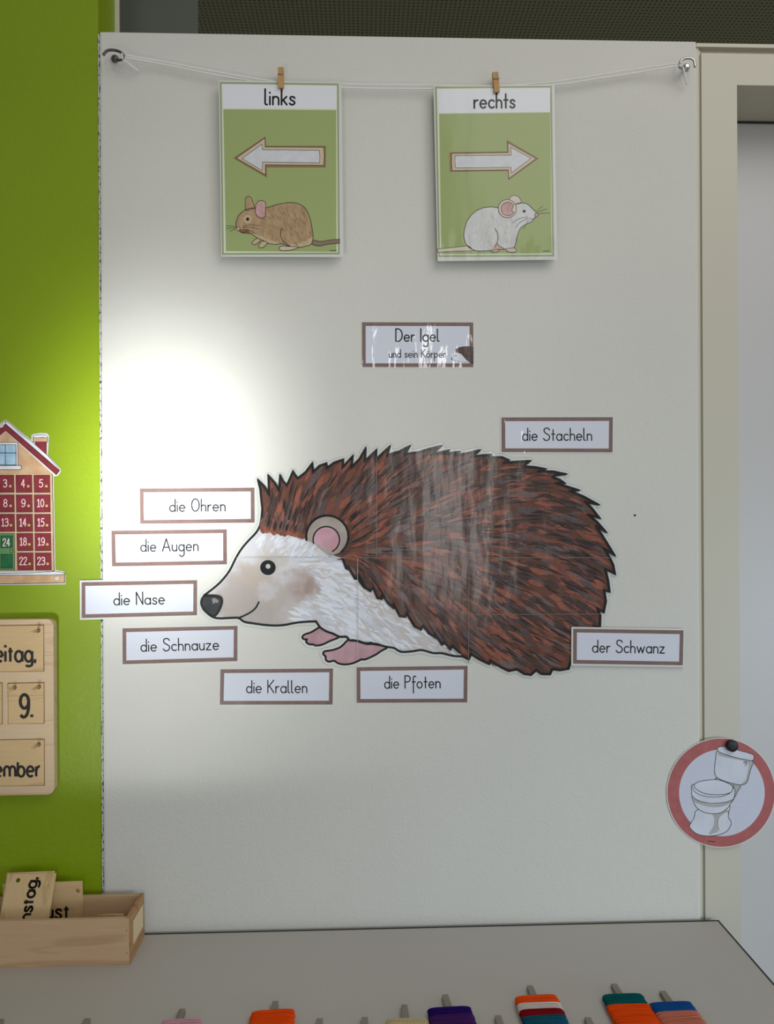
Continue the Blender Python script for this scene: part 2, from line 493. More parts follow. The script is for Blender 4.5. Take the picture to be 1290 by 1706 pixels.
def split_corners(s):
    """lift the pen at sharp corners"""
    out, cur = [], [s[0]]
    for i in range(1, len(s)):
        cur.append(s[i])
        if i < len(s) - 1:
            a = math.atan2(s[i][1] - s[i - 1][1], s[i][0] - s[i - 1][0]); b = math.atan2(s[i + 1][1] - s[i][1], s[i + 1][0] - s[i][0])
            if abs((b - a + math.pi) % (2 * math.pi) - math.pi) > .9:
                out.append(cur); cur = [s[i]]
    out.append(cur); return out
def letters(text, gap=.34, space=.75):
    x = 0; out = []
    for ch in text:
        if ch == ' ':
            x += space; continue
        st, w = GLYPH[ch]
        for s in st: out += split_corners([(x + p[0], p[1]) for p in s])
        x += w + gap
    return out, x - gap

def squat(st):
    """short ascenders and descenders, as on the wooden tiles"""
    g = lambda y: y - .03 if 1.4 < y < 1.6 else 1 + (y - 1) * .44 if y > 1 else (y * .5 if y < 0 else y)
    return [[(s[0][0], 1.34), (s[0][0], 1.6)] if all(1.4 < p[1] < 1.6 for p in s) else [(p[0], g(p[1])) for p in s] for s in st]
def write(art, text, x0, y0, x1, y1, xh, weight, m, gap=.34, space=.75, caps=True, flat=False):
    """lettering from (x0,y0) to (x1,y1) on the baseline, xh = height of a small letter in pixels"""
    st, w = letters(text, gap, space)
    if flat: st = squat(st)
    L = math.hypot(x1 - x0, y1 - y0); ux, uy = (x1 - x0) / L, (y1 - y0) / L
    sx = L / w; z = art.z
    for s in st:
        art.line([(x0 + ux * p[0] * sx + uy * p[1] * xh, y0 + uy * p[0] * sx - ux * p[1] * xh) for p in s], weight, m, caps=caps)
    art.up()

def quad_in(q, m):
    """shrink a four-corner outline by m pixels on every side"""
    c = (sum(p[0] for p in q) / 4, sum(p[1] for p in q) / 4)
    out = []
    for p in q:
        out.append((p[0] + (m if p[0] < c[0] else -m), p[1] + (m if p[1] < c[1] else -m)))
    return out

# ================================================================== SETTING
white_wall = plaster('white_wall_paint', (216, 214, 206), 0.42, 0.03, 0.62, 0.35)
green_wall = plaster('green_wall_paint', (136, 160, 14), 0.42, 0.05, 0.42, 0.4, 150)
cream = plain('cream_lacquer', (200, 195, 178), 0.45)
door_m = plain('door_lacquer', (200, 198, 198), 0.4)
grey_wall = plaster('grey_wall_paint', (124, 129, 120), 0.2, 0.06)
TZ = 0.0
x_pl = P(169.5, 800).x; x_pr = P(1164.5, 800).x
z_top = P(660, 60.5).z
tz = P(720, 1541).z           # table height, from where it meets the wall
z_ceil = 3.25

# partition panel, painted white, with its torn painted edge on the left
bm = bmesh.new()
bm_box(bm, x_pl, x_pr, 0.0, 0.11, 0.0, z_top)
o = bm_obj('wall_front', bm, white_wall, None, 0.004); structure(o)

def torn_edge():
    m, nt, b = new_mat('torn_paint_edge')
    tc = nd(nt, 'ShaderNodeTexCoord'); mp = nd(nt, 'ShaderNodeMapping'); mp.inputs['Scale'].default_value = (330, 60, 130)
    no = nd(nt, 'ShaderNodeTexNoise'); no.inputs['Scale'].default_value = 1; no.inputs['Detail'].default_value = 4
    nt.links.new(tc.outputs['Object'], mp.inputs[0]); nt.links.new(mp.outputs[0], no.inputs['Vector'])
    cr = nd(nt, 'ShaderNodeValToRGB'); cr.color_ramp.interpolation = 'CONSTANT'
    e = cr.color_ramp.elements; e[0].color = lin((60, 62, 58)); e[1].position = .41; e[1].color = lin((140, 142, 136))
    k = e.new(.47); k.color = lin((196, 196, 188)); k = e.new(.62); k.color = lin((120, 126, 96))
    nt.links.new(no.outputs['Fac'], cr.inputs[0]); nt.links.new(cr.outputs[0], b.inputs['Base Color'])
    b.inputs['Roughness'].default_value = .8
    return m
structure(box('trim_1', x_pl - 0.0028, x_pl, 0.0005, 0.02, 0.0, z_top - 0.004, torn_edge()))
structure(box('wall_left', -3.2, x_pl - 0.0028, 0.002, 0.085, 0.0, z_ceil, green_wall))
# behind the green wall's end: a white trim strip, then a smooth grey wall
xa, xb = P(192, 20, 0.085).x, P(198.5, 20, 0.085).x
structure(box('trim_2', xa - 0.02, xb, 0.085, 0.088, z_top - 0.6, z_ceil, cream))
xg0, xg1 = P(150, 20, 0.7).x, P(330, 20, 0.7).x
structure(box('wall_back', xg0, xg1, 0.7, 0.703, 0.0, z_ceil, grey_wall))

def perforated():
    m, nt, b = new_mat('perforated_ceiling_board')
    tc = nd(nt, 'ShaderNodeTexCoord')
    vm = nd(nt, 'ShaderNodeVectorMath', operation='SCALE'); vm.inputs['Scale'].default_value = 1 / 0.0165
    fr = nd(nt, 'ShaderNodeVectorMath', operation='FRACTION')
    sb = nd(nt, 'ShaderNodeVectorMath', operation='SUBTRACT'); sb.inputs[1].default_value = (.5, .5, 0)
    mu = nd(nt, 'ShaderNodeVectorMath', operation='MULTIPLY'); mu.inputs[1].default_value = (1, 1, 0)
    ln = nd(nt, 'ShaderNodeVectorMath', operation='LENGTH')
    mr = nd(nt, 'ShaderNodeMapRange'); mr.inputs[1].default_value = .2; mr.inputs[2].default_value = .27
    mx = nd(nt, 'ShaderNodeMix', data_type='RGBA'); mx.inputs[6].default_value = lin((78, 78, 58)); mx.inputs[7].default_value = lin((136, 136, 108))
    L = nt.links.new
    L(tc.outputs['Object'], vm.inputs[0]); L(vm.outputs[0], fr.inputs[0]); L(fr.outputs[0], mu.inputs[0])
    sb.inputs[1].default_value = (.5, .5, 0); L(mu.outputs[0], sb.inputs[0]); L(sb.outputs[0], ln.inputs[0])
    L(ln.outputs['Value'], mr.inputs[0]); L(mr.outputs[0], mx.inputs[0]); L(mx.outputs[2], b.inputs['Base Color'])
    b.inputs['Roughness'].default_value = .8; b.inputs['Specular IOR Level'].default_value = .15
    return m
structure(box('ceiling', -3.2, 3.2, -0.4, 4.0, z_ceil, z_ceil + 0.05, perforated()))
structure(box('floor', -3.2, 3.2, -5.0, 4.0, -0.05, 0.0, plain('floor_linoleum', (150, 140, 122), 0.35)))

# door frame and door on the right
fx0, fx1, fx2, fx3 = (P(1165, 800).x, P(1170.5, 800).x, P(1174, 800).x, P(1233.5, 800).x)
zf = P(1230, 71).z; zh = P(1270, 140).z; zg = P(1230, 80).z
bm = bmesh.new()
bm_box(bm, fx0 + .0006, fx1, 0.006, 0.11, 0, zf - 0.004)          # outer lip
bm_box(bm, fx1, fx2, 0.0085, 0.11, 0, zg)                          # groove
bm_box(bm, fx2, fx3, 0.004, 0.125, 0, zf - 0.016)                 # jamb
bm_box(bm, fx3, fx3 + 1.05, 0.004, 0.125, zh, zf - 0.016)         # head
bm_box(bm, fx1, fx3 + 1.05, 0.014, 0.11, zf - 0.016, zf - 0.006)  # groove over the head
bm_box(bm, fx0 + .0006, fx3 + 1.05, 0.003, 0.11, zf - 0.006, zf)  # top lip
structure(bm_obj('trim_3', bm, cream))
structure(box('wall_right', fx3 + 1.05, 3.2, 0.0, 0.11, 0, z_top, white_wall))
structure(box('door_1', fx3 - 0.01, fx3 + 1.05, 0.122, 0.165, 0.0, zh + 0.01, door_m))
box('door_seal', fx3 + 0.0005, fx3 + 1.04, 0.118, 0.1215, P(1260, 205.5, .12).z, P(1260, 202.5, .12).z, plain('seal_rubber', (50, 44, 36), .7), None)
bpy.data.objects['door_seal'].parent = bpy.data.objects['door_1']

# ================================================================== TABLE
top_m = plain('grey_laminate', (150, 144, 135), 0.5)
nt = top_m.node_tree
tc = nd(nt, 'ShaderNodeTexCoord'); no = nd(nt, 'ShaderNodeTexNoise'); no.inputs['Scale'].default_value = 900; no.inputs['Detail'].default_value = 2
mx = nd(nt, 'ShaderNodeMix', data_type='RGBA'); mx.inputs[6].default_value = lin((186, 181, 174)); mx.inputs[7].default_value = lin((175, 170, 163))
nt.links.new(tc.outputs['Object'], no.inputs['Vector']); nt.links.new(no.outputs['Fac'], mx.inputs[0])
nt.links.new(mx.outputs[2], nt.nodes['Principled BSDF'].inputs['Base Color'])
band_m = plain('black_edge_band', (28, 27, 27), 0.5)
tx1 = PZ(1196, 1531, tz).x
table = thing('table', 'grey laminate table with black edge banding standing against the white wall', 'table', (0, -0.33, 0))
E = 0.003
tyb, tyf = -0.006, -0.66
box('tabletop', -1.3 + E, tx1 - E, tyf + E, tyb - E, tz - 0.025, tz, top_m, table)
bm = bmesh.new()
bm_box(bm, -1.3, tx1, tyb - E, tyb, tz - 0.025, tz + 0.0004)
bm_box(bm, -1.3, tx1, tyf, tyf + E, tz - 0.025, tz + 0.0004)
bm_box(bm, tx1 - E, tx1, tyf + E, tyb - E, tz - 0.025, tz + 0.0004)
bm_box(bm, -1.3, -1.3 + E, tyf + E, tyb - E, tz - 0.025, tz + 0.0004)
bm_obj('edge_band', bm, band_m, table)
leg_m = plain('grey_steel', (120, 120, 122), 0.35, 0.6)
for lx in (-1.24, tx1 - 0.06):
    for ly in (-0.07, -0.60):
        box('leg', lx - .02, lx + .02, ly - .02, ly + .02, 0, tz - 0.025, leg_m, table, 0.003)

# ================================================================== INKS
film = ink('laminating_film', (214, 216, 210))
film_edge = plain('film_cut_edge', (172, 174, 170), 0.4)
paper = ink('printed_white_paper', (216, 219, 230))
cardbrown = ink('card_brown', (132, 106, 100), 0.06, 90)
black = ink('print_black', (12, 12, 15))
outl = ink('outline_black', (13, 12, 13))

def variant(m, key, strength, low=None):
    """the same print under more crinkled film (low: only this far up from the sheet's foot)"""
    nm = m.name + '_' + key
    if nm in PM: return PM[nm]
    c = m.copy(); c.name = nm; nt = c.node_tree
    for n in list(nt.nodes):
        if n.bl_idname == 'ShaderNodeBsdfPrincipled':
            n.inputs['Coat Weight'].default_value = .6 if low else 1.0
            n.inputs['Coat Roughness'].default_value = .13 if low else .06
        if n.bl_idname == 'ShaderNodeBump':
            n.inputs['Strength'].default_value = strength
            if low:
                tc = nd(nt, 'ShaderNodeTexCoord'); sp = nd(nt, 'ShaderNodeSeparateXYZ'); mr = nd(nt, 'ShaderNodeMapRange', interpolation_type='SMOOTHSTEP')
                mr.inputs[1].default_value = low; mr.inputs[2].default_value = low * .3; mr.inputs[3].default_value = .2; mr.inputs[4].default_value = strength
                nt.links.new(tc.outputs['Object'], sp.inputs[0]); nt.links.new(sp.outputs['Z'], mr.inputs[0]); nt.links.new(mr.outputs[0], n.inputs['Strength'])
    PM[nm] = c
    return c

# ================================================================== WORD CARDS
def word_card(text, q, tx, label, name='word_card', Y=0.0, margin=3.0, xh=10.3, border=6.3, wrinkled=0):
    V = (lambda m: variant(m, 'wrinkled', wrinkled)) if wrinkled else (lambda m: m)
    cx = sum(p[0] for p in q) / 4; cy = max(p[1] for p in q)
    root = thing(name, label, 'word card', P(cx, cy, Y), 'hedgehog word cards')
    a = Art(Y); o4 = quad_in(q, -margin)
    a.slab(o4, V(film), 0.0007); z = a.z; a.done('laminating_pouch', root)
    b = Art(Y, z + 2e-5); b.poly(q, V(cardbrown)); z2 = b.z; b.done('brown_border', root)
    c = Art(Y, z2 + 2e-5); c.poly(quad_in(q, border), V(paper)); z3 = c.z; c.done('white_field', root)
    d = Art(Y, z3 + 2e-5)
    for (t, x0, y0, x1, y1, h, w) in tx:
        write(d, t, x0, y0, x1, y1, h, w, black)
    d.done('lettering', root)
    # tiny illegible maker's line in the lower right of the border
    e = Art(Y, z3 + 2e-5)
    xe, ye = q[2][0] - 3, q[2][1] - 2.2
    for k in range(4): e.line([(xe - 7 + k * 1.7, ye), (xe - 6.1 + k * 1.7, ye - .3)], .7, black)
    e.done('fine_print', root)
    return root, z3

W_ = 2.0
card_title, ztitle = word_card('Der Igel', [(603.2, 536.8), (788.8, 537.2), (788.8, 611.5), (603.4, 611.4)],
    [('Der Igel', 659.8, 568.6, 731.4, 568.4, 10.3, 2.3), ('und sein Körper', 648.6, 595.4, 742.4, 595.4, 6.7, 1.5)],
    'brown-bordered card reading Der Igel with a small hedgehog picture', margin=.8, border=6.2, wrinkled=.8)
word_card('die Stacheln', [(835.6, 695.4), (1021.4, 695), (1020.8, 753.6), (835.9, 753.2)], [('die Stacheln', 871, 733.8, 986, 733.6, 10.3, W_)],
    'brown-bordered card reading die Stacheln above the hedgehog back', margin=2, wrinkled=.8)
word_card('die Ohren', [(233, 813.9), (424.1, 812.4), (424.4, 870.7), (233.6, 872.7)], [('die Ohren', 283, 852.2, 375.2, 851.2, 10.3, W_)],
    'brown-bordered card reading die Ohren left of the hedgehog forehead')
word_card('die Augen', [(185.7, 884.3), (378, 881.9), (378.2, 940.2), (186.7, 943.6)], [('die Augen', 234.8, 918.8, 330.2, 917.4, 10.3, W_)],
    'brown-bordered card reading die Augen below the die Ohren card')
word_card('die Nase', [(135.9, 969.9), (328.6, 966.5), (328.4, 1025), (136.1, 1029.7)], [('die Nase', 190, 1008, 274, 1006.2, 10.3, W_)],
    'brown-bordered card reading die Nase overlapping the green wall')
word_card('die Schnauze', [(204.1, 1046.8), (395.9, 1042.6), (395.6, 1101.4), (204.3, 1106.6)], [('die Schnauze', 235.2, 1085.3, 364.4, 1082.2, 10.3, W_)],
    'brown-bordered card reading die Schnauze below the hedgehog snout')
word_card('die Krallen', [(367.4, 1115.1), (555.1, 1113.7), (554.4, 1173.7), (366.4, 1174)], [('die Krallen', 411, 1154.2, 511.3, 1154, 10.3, W_)],
    'brown-bordered card reading die Krallen at the bottom left of the hedgehog')
word_card('die Pfoten', [(594.2, 1111.6), (779.4, 1109.2), (778.7, 1170.2), (594.5, 1170.9)], [('die Pfoten', 641.2, 1146.8, 733.5, 1146, 10.3, W_)],
    'brown-bordered card reading die Pfoten below the hedgehog paws', margin=2, wrinkled=.8)
word_card('der Schwanz', [(955.3, 1047.4), (1139.2, 1050.2), (1138, 1108.5), (955, 1105.7)], [('der Schwanz', 987.6, 1086.6, 1107.2, 1088.2, 10.3, W_)],
    'brown-bordered card reading der Schwanz covering the hedgehog tail end', Y=-0.0042)

# ================================================================== HEDGEHOG
def z1(*pts): return [(320 + x / 4.2667, 730 + y / 4.2667) for x, y in pts]
def z2(*pts): return [(580 + x / 2.8043, 720 + y / 2.8043) for x, y in pts]

forehead = smooth(z1((85, 1118), (130, 1085), (200, 1025), (265, 945), (308, 860), (350, 790), (400, 730), (455, 672), (484, 620), (495, 560)), 3)
quill_front = z1((495.6, 556), (500, 500), (492, 430), (485, 360), (470, 300))
quills_top = z1((515, 345), (548, 402), (543, 268), (590, 320), (618, 372), (627, 268), (650, 310), (674, 336), (695, 290), (717, 238), (735, 265), (752, 286), (805, 245), (855, 180), (862, 240), (905, 198), (955, 180), (960, 212), (1010, 175), (1075, 153), (1072, 207), (1105, 170), (1143, 128), (1134, 206), (1190, 150)) \
    + z2((82, 76), (80, 135), (108, 108), (132, 85), (130, 132), (165, 95), (195, 68), (184, 108), (225, 94), (212, 108), (250, 85), (288, 66), (268, 102), (330, 94), (375, 80), (435, 65), (392, 104), (470, 86), (452, 101), (520, 92), (498, 108), (560, 98), (615, 85), (580, 114), (630, 108), (668, 106), (664, 118), (720, 117), (750, 130), (732, 142), (790, 138), (850, 135), (818, 160), (870, 163), (922, 172), (893, 182), (960, 184), (1018, 196), (968, 202), (958, 211), (990, 222), (1012, 238), (975, 238), (1030, 256), (1078, 271), (1042, 276), (1100, 300), (1170, 338), (1112, 326), (1140, 355), (1176, 401), (1126, 386), (1165, 420), (1206, 466), (1162, 440), (1200, 500), (1246, 575), (1200, 545), (1222, 582), (1240, 620), (1248, 661), (1203, 638), (1216, 690), (1223, 745), (1198, 738), (1206, 790), (1196, 841), (1168, 826), (1180, 858), (1178, 910), (1150, 905), (1140, 960), (1100, 1040), (1040, 1075))
rump = z2((1032, 1105), (990, 1112), (955, 1108), (945, 1131), (905, 1130), (880, 1112), (856, 1134), (825, 1130), (790, 1108), (752, 1116), (715, 1098), (665, 1066), (660, 1083), (615, 1062), (575, 1036), (565, 1062), (535, 1046))
flank = z2((512, 1018), (522, 1028), (488, 998), (478, 1014), (452, 982), (440, 992), (408, 946), (414, 962), (378, 940), (352, 905), (340, 922), (310, 906), (275, 846), (268, 862), (243, 860), (215, 806), (212, 820), (188, 800), (160, 760), (158, 778), (138, 775), (118, 728), (104, 742), (80, 726), (52, 672), (54, 696)) \
    + z1((1225, 1060), (1176, 980), (1178, 1000), (1158, 998), (1112, 915), (1108, 930), (1096, 925), (1070, 850))
earline = z1((1010, 835), (930, 760), (840, 690))
scallop = z1((800, 700), (770, 705), (745, 690), (735, 665), (710, 685), (690, 690), (665, 660), (640, 680), (605, 672), (590, 640), (560, 655), (530, 635), (505, 642), (488, 630))
coat_poly = quill_front + quills_top + rump + flank + earline + scallop
jaw = smooth(z1((80, 1215), (110, 1245), (150, 1272), (200, 1281), (300, 1277), (335, 1280), (370, 1305), (430, 1316), (540, 1330), (640, 1330), (760, 1309), (868, 1303), (884, 1306), (912, 1345), (960, 1375), (1000, 1388), (1050, 1412), (1098, 1412), (1122, 1437), (1178, 1440), (1228, 1457), (1280, 1455)), 3)
belly = smooth(z2((20, 971), (45, 977), (90, 990), (128, 988), (175, 1002), (215, 1008), (248, 1026), (300, 1024), (345, 1018), (398, 1032), (440, 1033), (490, 1045), (535, 1048)), 3)
face_poly = jaw + belly + z2((520, 1000), (420, 940), (300, 850), (160, 740), (60, 640), (0, 560)) + z1((1060, 780), (1000, 640), (900, 560), (800, 560), (650, 560), (495, 560)) + forehead[::-1]
paw_small = smooth(z1((915, 1342), (850, 1378), (800, 1396), (784, 1416), (798, 1430), (817, 1430), (812, 1450), (838, 1466), (860, 1466), (880, 1474), (925, 1468), (985, 1440), (1045, 1413), (1000, 1385), (950, 1365)), 3, True)
paw_big = smooth(z1((1112, 1432), (1060, 1482), (1000, 1506), (942, 1516), (934, 1536), (950, 1552), (952, 1576), (976, 1589), (1010, 1582), (1040, 1601), (1090, 1609), (1150, 1598), (1205, 1573)) + z2((80, 1062), (125, 1042), (155, 1022), (180, 1003), (90, 985), (30, 970)), 3, True)
silhouette = forehead + quill_front + quills_top + rump + belly[::-1] + jaw[::-1]

def inside(p, poly):
    x, y = p; r = False; j = len(poly) - 1
    for i in range(len(poly)):
        xi, yi = poly[i]; xj, yj = poly[j]
        if (yi > y) != (yj > y) and x < (xj - xi) * (y - yi) / (yj - yi) + xi: r = not r
        j = i
    return r

flow_pts = [(450, 850, 0.1, -1), (480, 820, .3, -1), (520, 800, .5, -1), (560, 790, .65, -1), (470, 880, .15, -1), (520, 860, .35, -1), (620, 790, .8, -1), (600, 840, .75, -.9),
            (700, 770, 1, -.75), (680, 830, 1, -.7), (620, 880, .9, -.6), (780, 770, 1, -.5), (780, 830, 1, -.45), (700, 890, 1, -.25), (640, 920, 1, -.1), (860, 790, 1, -.1), (860, 850, 1, -.15), (800, 900, 1, .05),
            (930, 820, 1, .25), (980, 880, 1, .4), (920, 900, 1, .2), (1000, 940, 1, .6), (940, 970, 1, .5), (880, 950, 1, .35), (800, 960, 1, .5), (720, 950, 1, .4), (660, 960, .9, .7), (620, 960, .6, 1), (620, 1000, .5, 1),
            (680, 1020, .6, 1), (740, 1010, .8, .8), (820, 1020, 1, .75), (900, 1030, 1, .65), (980, 1010, .9, .6), (960, 1080, 1, .5), (880, 1090, 1, .55), (800, 1080, .9, .7), (740, 1060, .7, 1)]
def flow(x, y):
    sx = sy = 0
    for a, b, u, v in flow_pts:
        w = 1 / ((a - x) ** 2 + (b - y) ** 2 + 60) ** 1.6; n = math.hypot(u, v)
        sx += u / n * w; sy += v / n * w
    n = math.hypot(sx, sy) or 1
    return sx / n, sy / n
def follow(x, y, L, n=6, curl=0.0):
    pts = [(x, y)]
    for k in range(n):
        u, v = flow(x, y)
        a = curl * (k / n - .5); u, v = u * math.cos(a) - v * math.sin(a), u * math.sin(a) + v * math.cos(a)
        x += u * L / n; y += v * L / n; pts.append((x, y))
    return pts

hh = thing('hedgehog_poster', 'large laminated cut-out picture of a brown hedgehog on the white wall', 'poster', P(680, 1120))
a = Art(0.0)
def margin_of(art, poly, w, m, edge=True):
    if edge:
        art.band(poly, w + 1.2, film_edge)
    art.band(poly, w, m); art.poly(poly, m)
a.z = 0.0004
margin_of(a, silhouette, 11, film)
margin_of(a, paw_small, 11, film, False); margin_of(a, paw_big, 11, film, False)
zz = a.z; a.done('laminating_pouch', hh)

def face_material():
    m, nt, b = new_mat('hedgehog_face_watercolour')
    tc = nd(nt, 'ShaderNodeTexCoord'); org = origin_of(hh)
    no = nd(nt, 'ShaderNodeTexNoise'); no.inputs['Scale'].default_value = 55; no.inputs['Detail'].default_value = 5
    nt.links.new(tc.outputs['Object'], no.inputs['Vector'])
    ds = nd(nt, 'ShaderNodeVectorMath', operation='SCALE'); ds.inputs['Scale'].default_value = .045
    nt.links.new(no.outputs['Color'], ds.inputs[0])
    ad = nd(nt, 'ShaderNodeVectorMath', operation='ADD'); nt.links.new(tc.outputs['Object'], ad.inputs[0]); nt.links.new(ds.outputs[0], ad.inputs[1])
    cur = None; base = lin((212, 209, 212))
    for (px, py, rad, col, k) in ((405, 985, 62, (176, 165, 157), .9), (450, 1000, 60, (180, 168, 160), .85), (425, 955, 34, (190, 174, 158), .7), (372, 1010, 34, (178, 168, 162), .85), (400, 1020, 40, (178, 168, 161), .85),
                                  (455, 930, 34, (196, 186, 176), .7), (505, 975, 40, (174, 152, 142), .75), (515, 978, 24, (154, 128, 118), .6), (440, 1030, 40, (178, 168, 162), .85), (485, 1025, 32, (196, 188, 184), .6), (447, 985, 22, (206, 203, 206), .6),
                                  (700, 1060, 60, (200, 192, 186), .7), (760, 1085, 40, (170, 164, 160), .7), (610, 1000, 50, (205, 196, 190), .5)):
        c = P(px, py) - org + Vector((.0225, .0225, .0225))
        di = nd(nt, 'ShaderNodeVectorMath', operation='DISTANCE'); di.inputs[1].default_value = (c.x, .0225, c.z)
        nt.links.new(ad.outputs[0], di.inputs[0])
        mr = nd(nt, 'ShaderNodeMapRange', interpolation_type='SMOOTHSTEP'); mr.inputs[1].default_value = rad * .001; mr.inputs[2].default_value = rad * .00035
        mr.inputs[3].default_value = 0; mr.inputs[4].default_value = k
        nt.links.new(di.outputs['Value'], mr.inputs[0])
        mx = nd(nt, 'ShaderNodeMix', data_type='RGBA'); nt.links.new(mr.outputs[0], mx.inputs[0])
        if cur is None: mx.inputs[6].default_value = base
        else: nt.links.new(cur, mx.inputs[6])
        mx.inputs[7].default_value = lin(col); cur = mx.outputs[2]
    nt.links.new(cur, b.inputs['Base Color'])
    b.inputs['Roughness'].default_value = .6; b.inputs['Specular IOR Level'].default_value = .2
    b.inputs['Coat Weight'].default_value = .6; b.inputs['Coat Roughness'].default_value = .17
    nt.links.new(crinkle(nt, 1, .5).outputs[0], b.inputs['Coat Normal'])
    return m
rnd = random.Random(7)
zz += 2e-5
for nm, pw in (('paw', paw_small), ('paw', paw_big)):
    p_ = Art(0.0, zz); pk = ink('paw_pink', (198, 158, 166), rgb2=(176, 138, 146), vscale=35)
    p_.poly(pw, pk); p_.line(pw, 3.4, outl, closed=True); zp = p_.z; p_.done(nm, hh)
zz = zp + 2e-5
f_ = Art(0.0, zz, 1e-6)
f_.poly(face_poly, face_material())
fur = [ink('fur_white', (226, 229, 236)), ink('fur_lilac', (206, 204, 212)), ink('fur_beige', (204, 195, 189)), ink('fur_pale', (218, 219, 226))]
zone = z1((560, 640), (440, 720), (420, 800), (640, 830), (740, 900), (900, 1010), (900, 1100), (720, 1170), (600, 1240), (700, 1290), (880, 1300), (1060, 1400), (1280, 1440), (1280, 1080), (1080, 860), (820, 730), (640, 690))
def fur_marks(n, x0, x1, y0, y1, ang_of, L0, L1, w0, w1, weights, region):
    k = t = 0
    while k < n and t < n * 12:
        t += 1
        x, y = rnd.uniform(x0, x1), rnd.uniform(y0, y1); ang = math.radians(ang_of(x, y) + rnd.uniform(-9, 9)); L = rnd.uniform(L0, L1); cv = rnd.uniform(-.18, .18)
        pts = [(x, y)]
        for c in range(5): pts.append((pts[-1][0] + math.cos(ang + cv * c) * L / 5, pts[-1][1] + math.sin(ang + cv * c) * L / 5))
        if not (inside(pts[0], region) and inside(pts[-1], face_poly) and inside(pts[3], face_poly)): continue
        f_.brush(pts, rnd.uniform(w0, w1), rnd.choices(fur, weights)[0]); k += 1
brow = lambda x, y: -62 + (x - 430) * .25
cheek = lambda x, y: 4 + (y - 930) * .28 + (x - 540) * .1
fur_marks(130, 415, 520, 882, 945, brow, 12, 26, 3, 6, (4, 2, 2, 3), zone)
fur_marks(330, 480, 625, 930, 1075, cheek, 16, 36, 3.5, 8, (6, 2, 3, 3), zone)
fur_marks(170, 590, 765, 960, 1092, lambda x, y: 32, 14, 30, 3, 6, (3, 2, 4, 3), face_poly)
thin_grey = ink('pencil_grey', (176, 172, 174))
for k in range(60):
    x, y = rnd.uniform(500, 720), rnd.uniform(940, 1080)
    if not inside((x, y), zone): continue
    ang = math.radians(cheek(x, y) + rnd.uniform(-15, 15)); L = rnd.uniform(12, 26)
    p = [(x, y), (x + math.cos(ang) * L * .5, y + math.sin(ang) * L * .5 + 1), (x + math.cos(ang) * L, y + math.sin(ang) * L)]
    if inside(p[-1], face_poly): f_.line(p, .7, thin_grey)
f_.z += 2e-5
f_.line(forehead, 3.6, outl); f_.line(jaw, 3.6, outl); f_.line(belly, 3.4, outl)
f_.line(smooth(z1((325, 1280), (370, 1262), (420, 1235), (455, 1203), (475, 1165)), 4), 2.8, outl)
zf_ = f_.z; f_.done('face', hh)

g_ = Art(0.0, zf_ + 2e-5, 6e-7)
coat_base = ink('quill_base', (112, 66, 50), rgb2=(84, 56, 48), vscale=60)
g_.poly(coat_poly, coat_base)
cols = [ink('quill_rust', (152, 90, 70), rgb2=(134, 78, 60), vscale=200), ink('quill_red_brown', (128, 76, 60), rgb2=(112, 66, 54), vscale=200), ink('quill_dark_brown', (78, 54, 48), rgb2=(64, 46, 42), vscale=200),
        ink('quill_grey_brown', (98, 82, 80), rgb2=(84, 70, 70), vscale=200), ink('quill_taupe', (118, 98, 92), rgb2=(104, 86, 84), vscale=200), ink('quill_umber', (92, 58, 44))]
pencil = ink('quill_pencil_black', (40, 31, 29))
marks = 0; tries = 0
while marks < 1050 and tries < 6000:
    tries += 1
    x, y = rnd.uniform(432, 1020), rnd.uniform(750, 1118)
    if not inside((x, y), coat_poly): continue
    L = rnd.uniform(20, 46)
    pts = follow(x, y, L, 6, rnd.uniform(-.5, .5))
    if not (inside(pts[-1], coat_poly) and inside(pts[3], coat_poly)): continue
    g_.brush(pts, rnd.uniform(5, 12), rnd.choices(cols, (5, 4, 3, 4, 2, 3))[0]); marks += 1
smudge = ink('quill_smudge', (60, 48, 46), rgb2=(82, 60, 52), vscale=260)
marks = 0
while marks < 210 and tries < 9000:
    tries += 1
    x, y = rnd.uniform(432, 1020), rnd.uniform(750, 1118)
    if not inside((x, y), coat_poly): continue
    pts = follow(x, y, rnd.uniform(22, 50), 6, rnd.uniform(-.5, .5))
    if not (inside(pts[-1], coat_poly) and inside(pts[3], coat_poly)): continue
    g_.brush(pts, rnd.uniform(3, 6.5), smudge); marks += 1
marks = 0
while marks < 220 and tries < 16000:
    tries += 1
    x, y = rnd.uniform(432, 1020), rnd.uniform(750, 1118)
    if not inside((x, y), coat_poly): continue
    pts = follow(x, y, rnd.uniform(20, 44), 6, rnd.uniform(-.9, .9))
    if not (inside(pts[-1], coat_poly) and inside(pts[3], coat_poly)): continue
    g_.brush(pts, rnd.uniform(1.8, 3.0), pencil); marks += 1
rust = cols[0]
for k in range(13):    # rounded quill roots over the forehead
    x = 439 + k * 5.9; y = 884 + 11 * k / 13 + rnd.uniform(-2, 2)
    g_.poly(smooth([(x - 4, y - 20), (x - 6, y - 3), (x, y + 4), (x + 6, y - 3), (x + 6, y - 20)], 3, True), rnd.choice([cols[0], cols[0], cols[1]]))
for k in range(34):
    x = 437 + k * 2.3; y = 882 + 11 * k / 34 + rnd.uniform(-4, 2); L = rnd.uniform(14, 40)
    g_.brush([(x, y), (x + L * .06, y - L * .35), (x + L * .14, y - L * .7), (x + L * .26, y - L)], rnd.uniform(1.8, 4), rnd.choice([pencil, smudge, cols[2], cols[3]]))
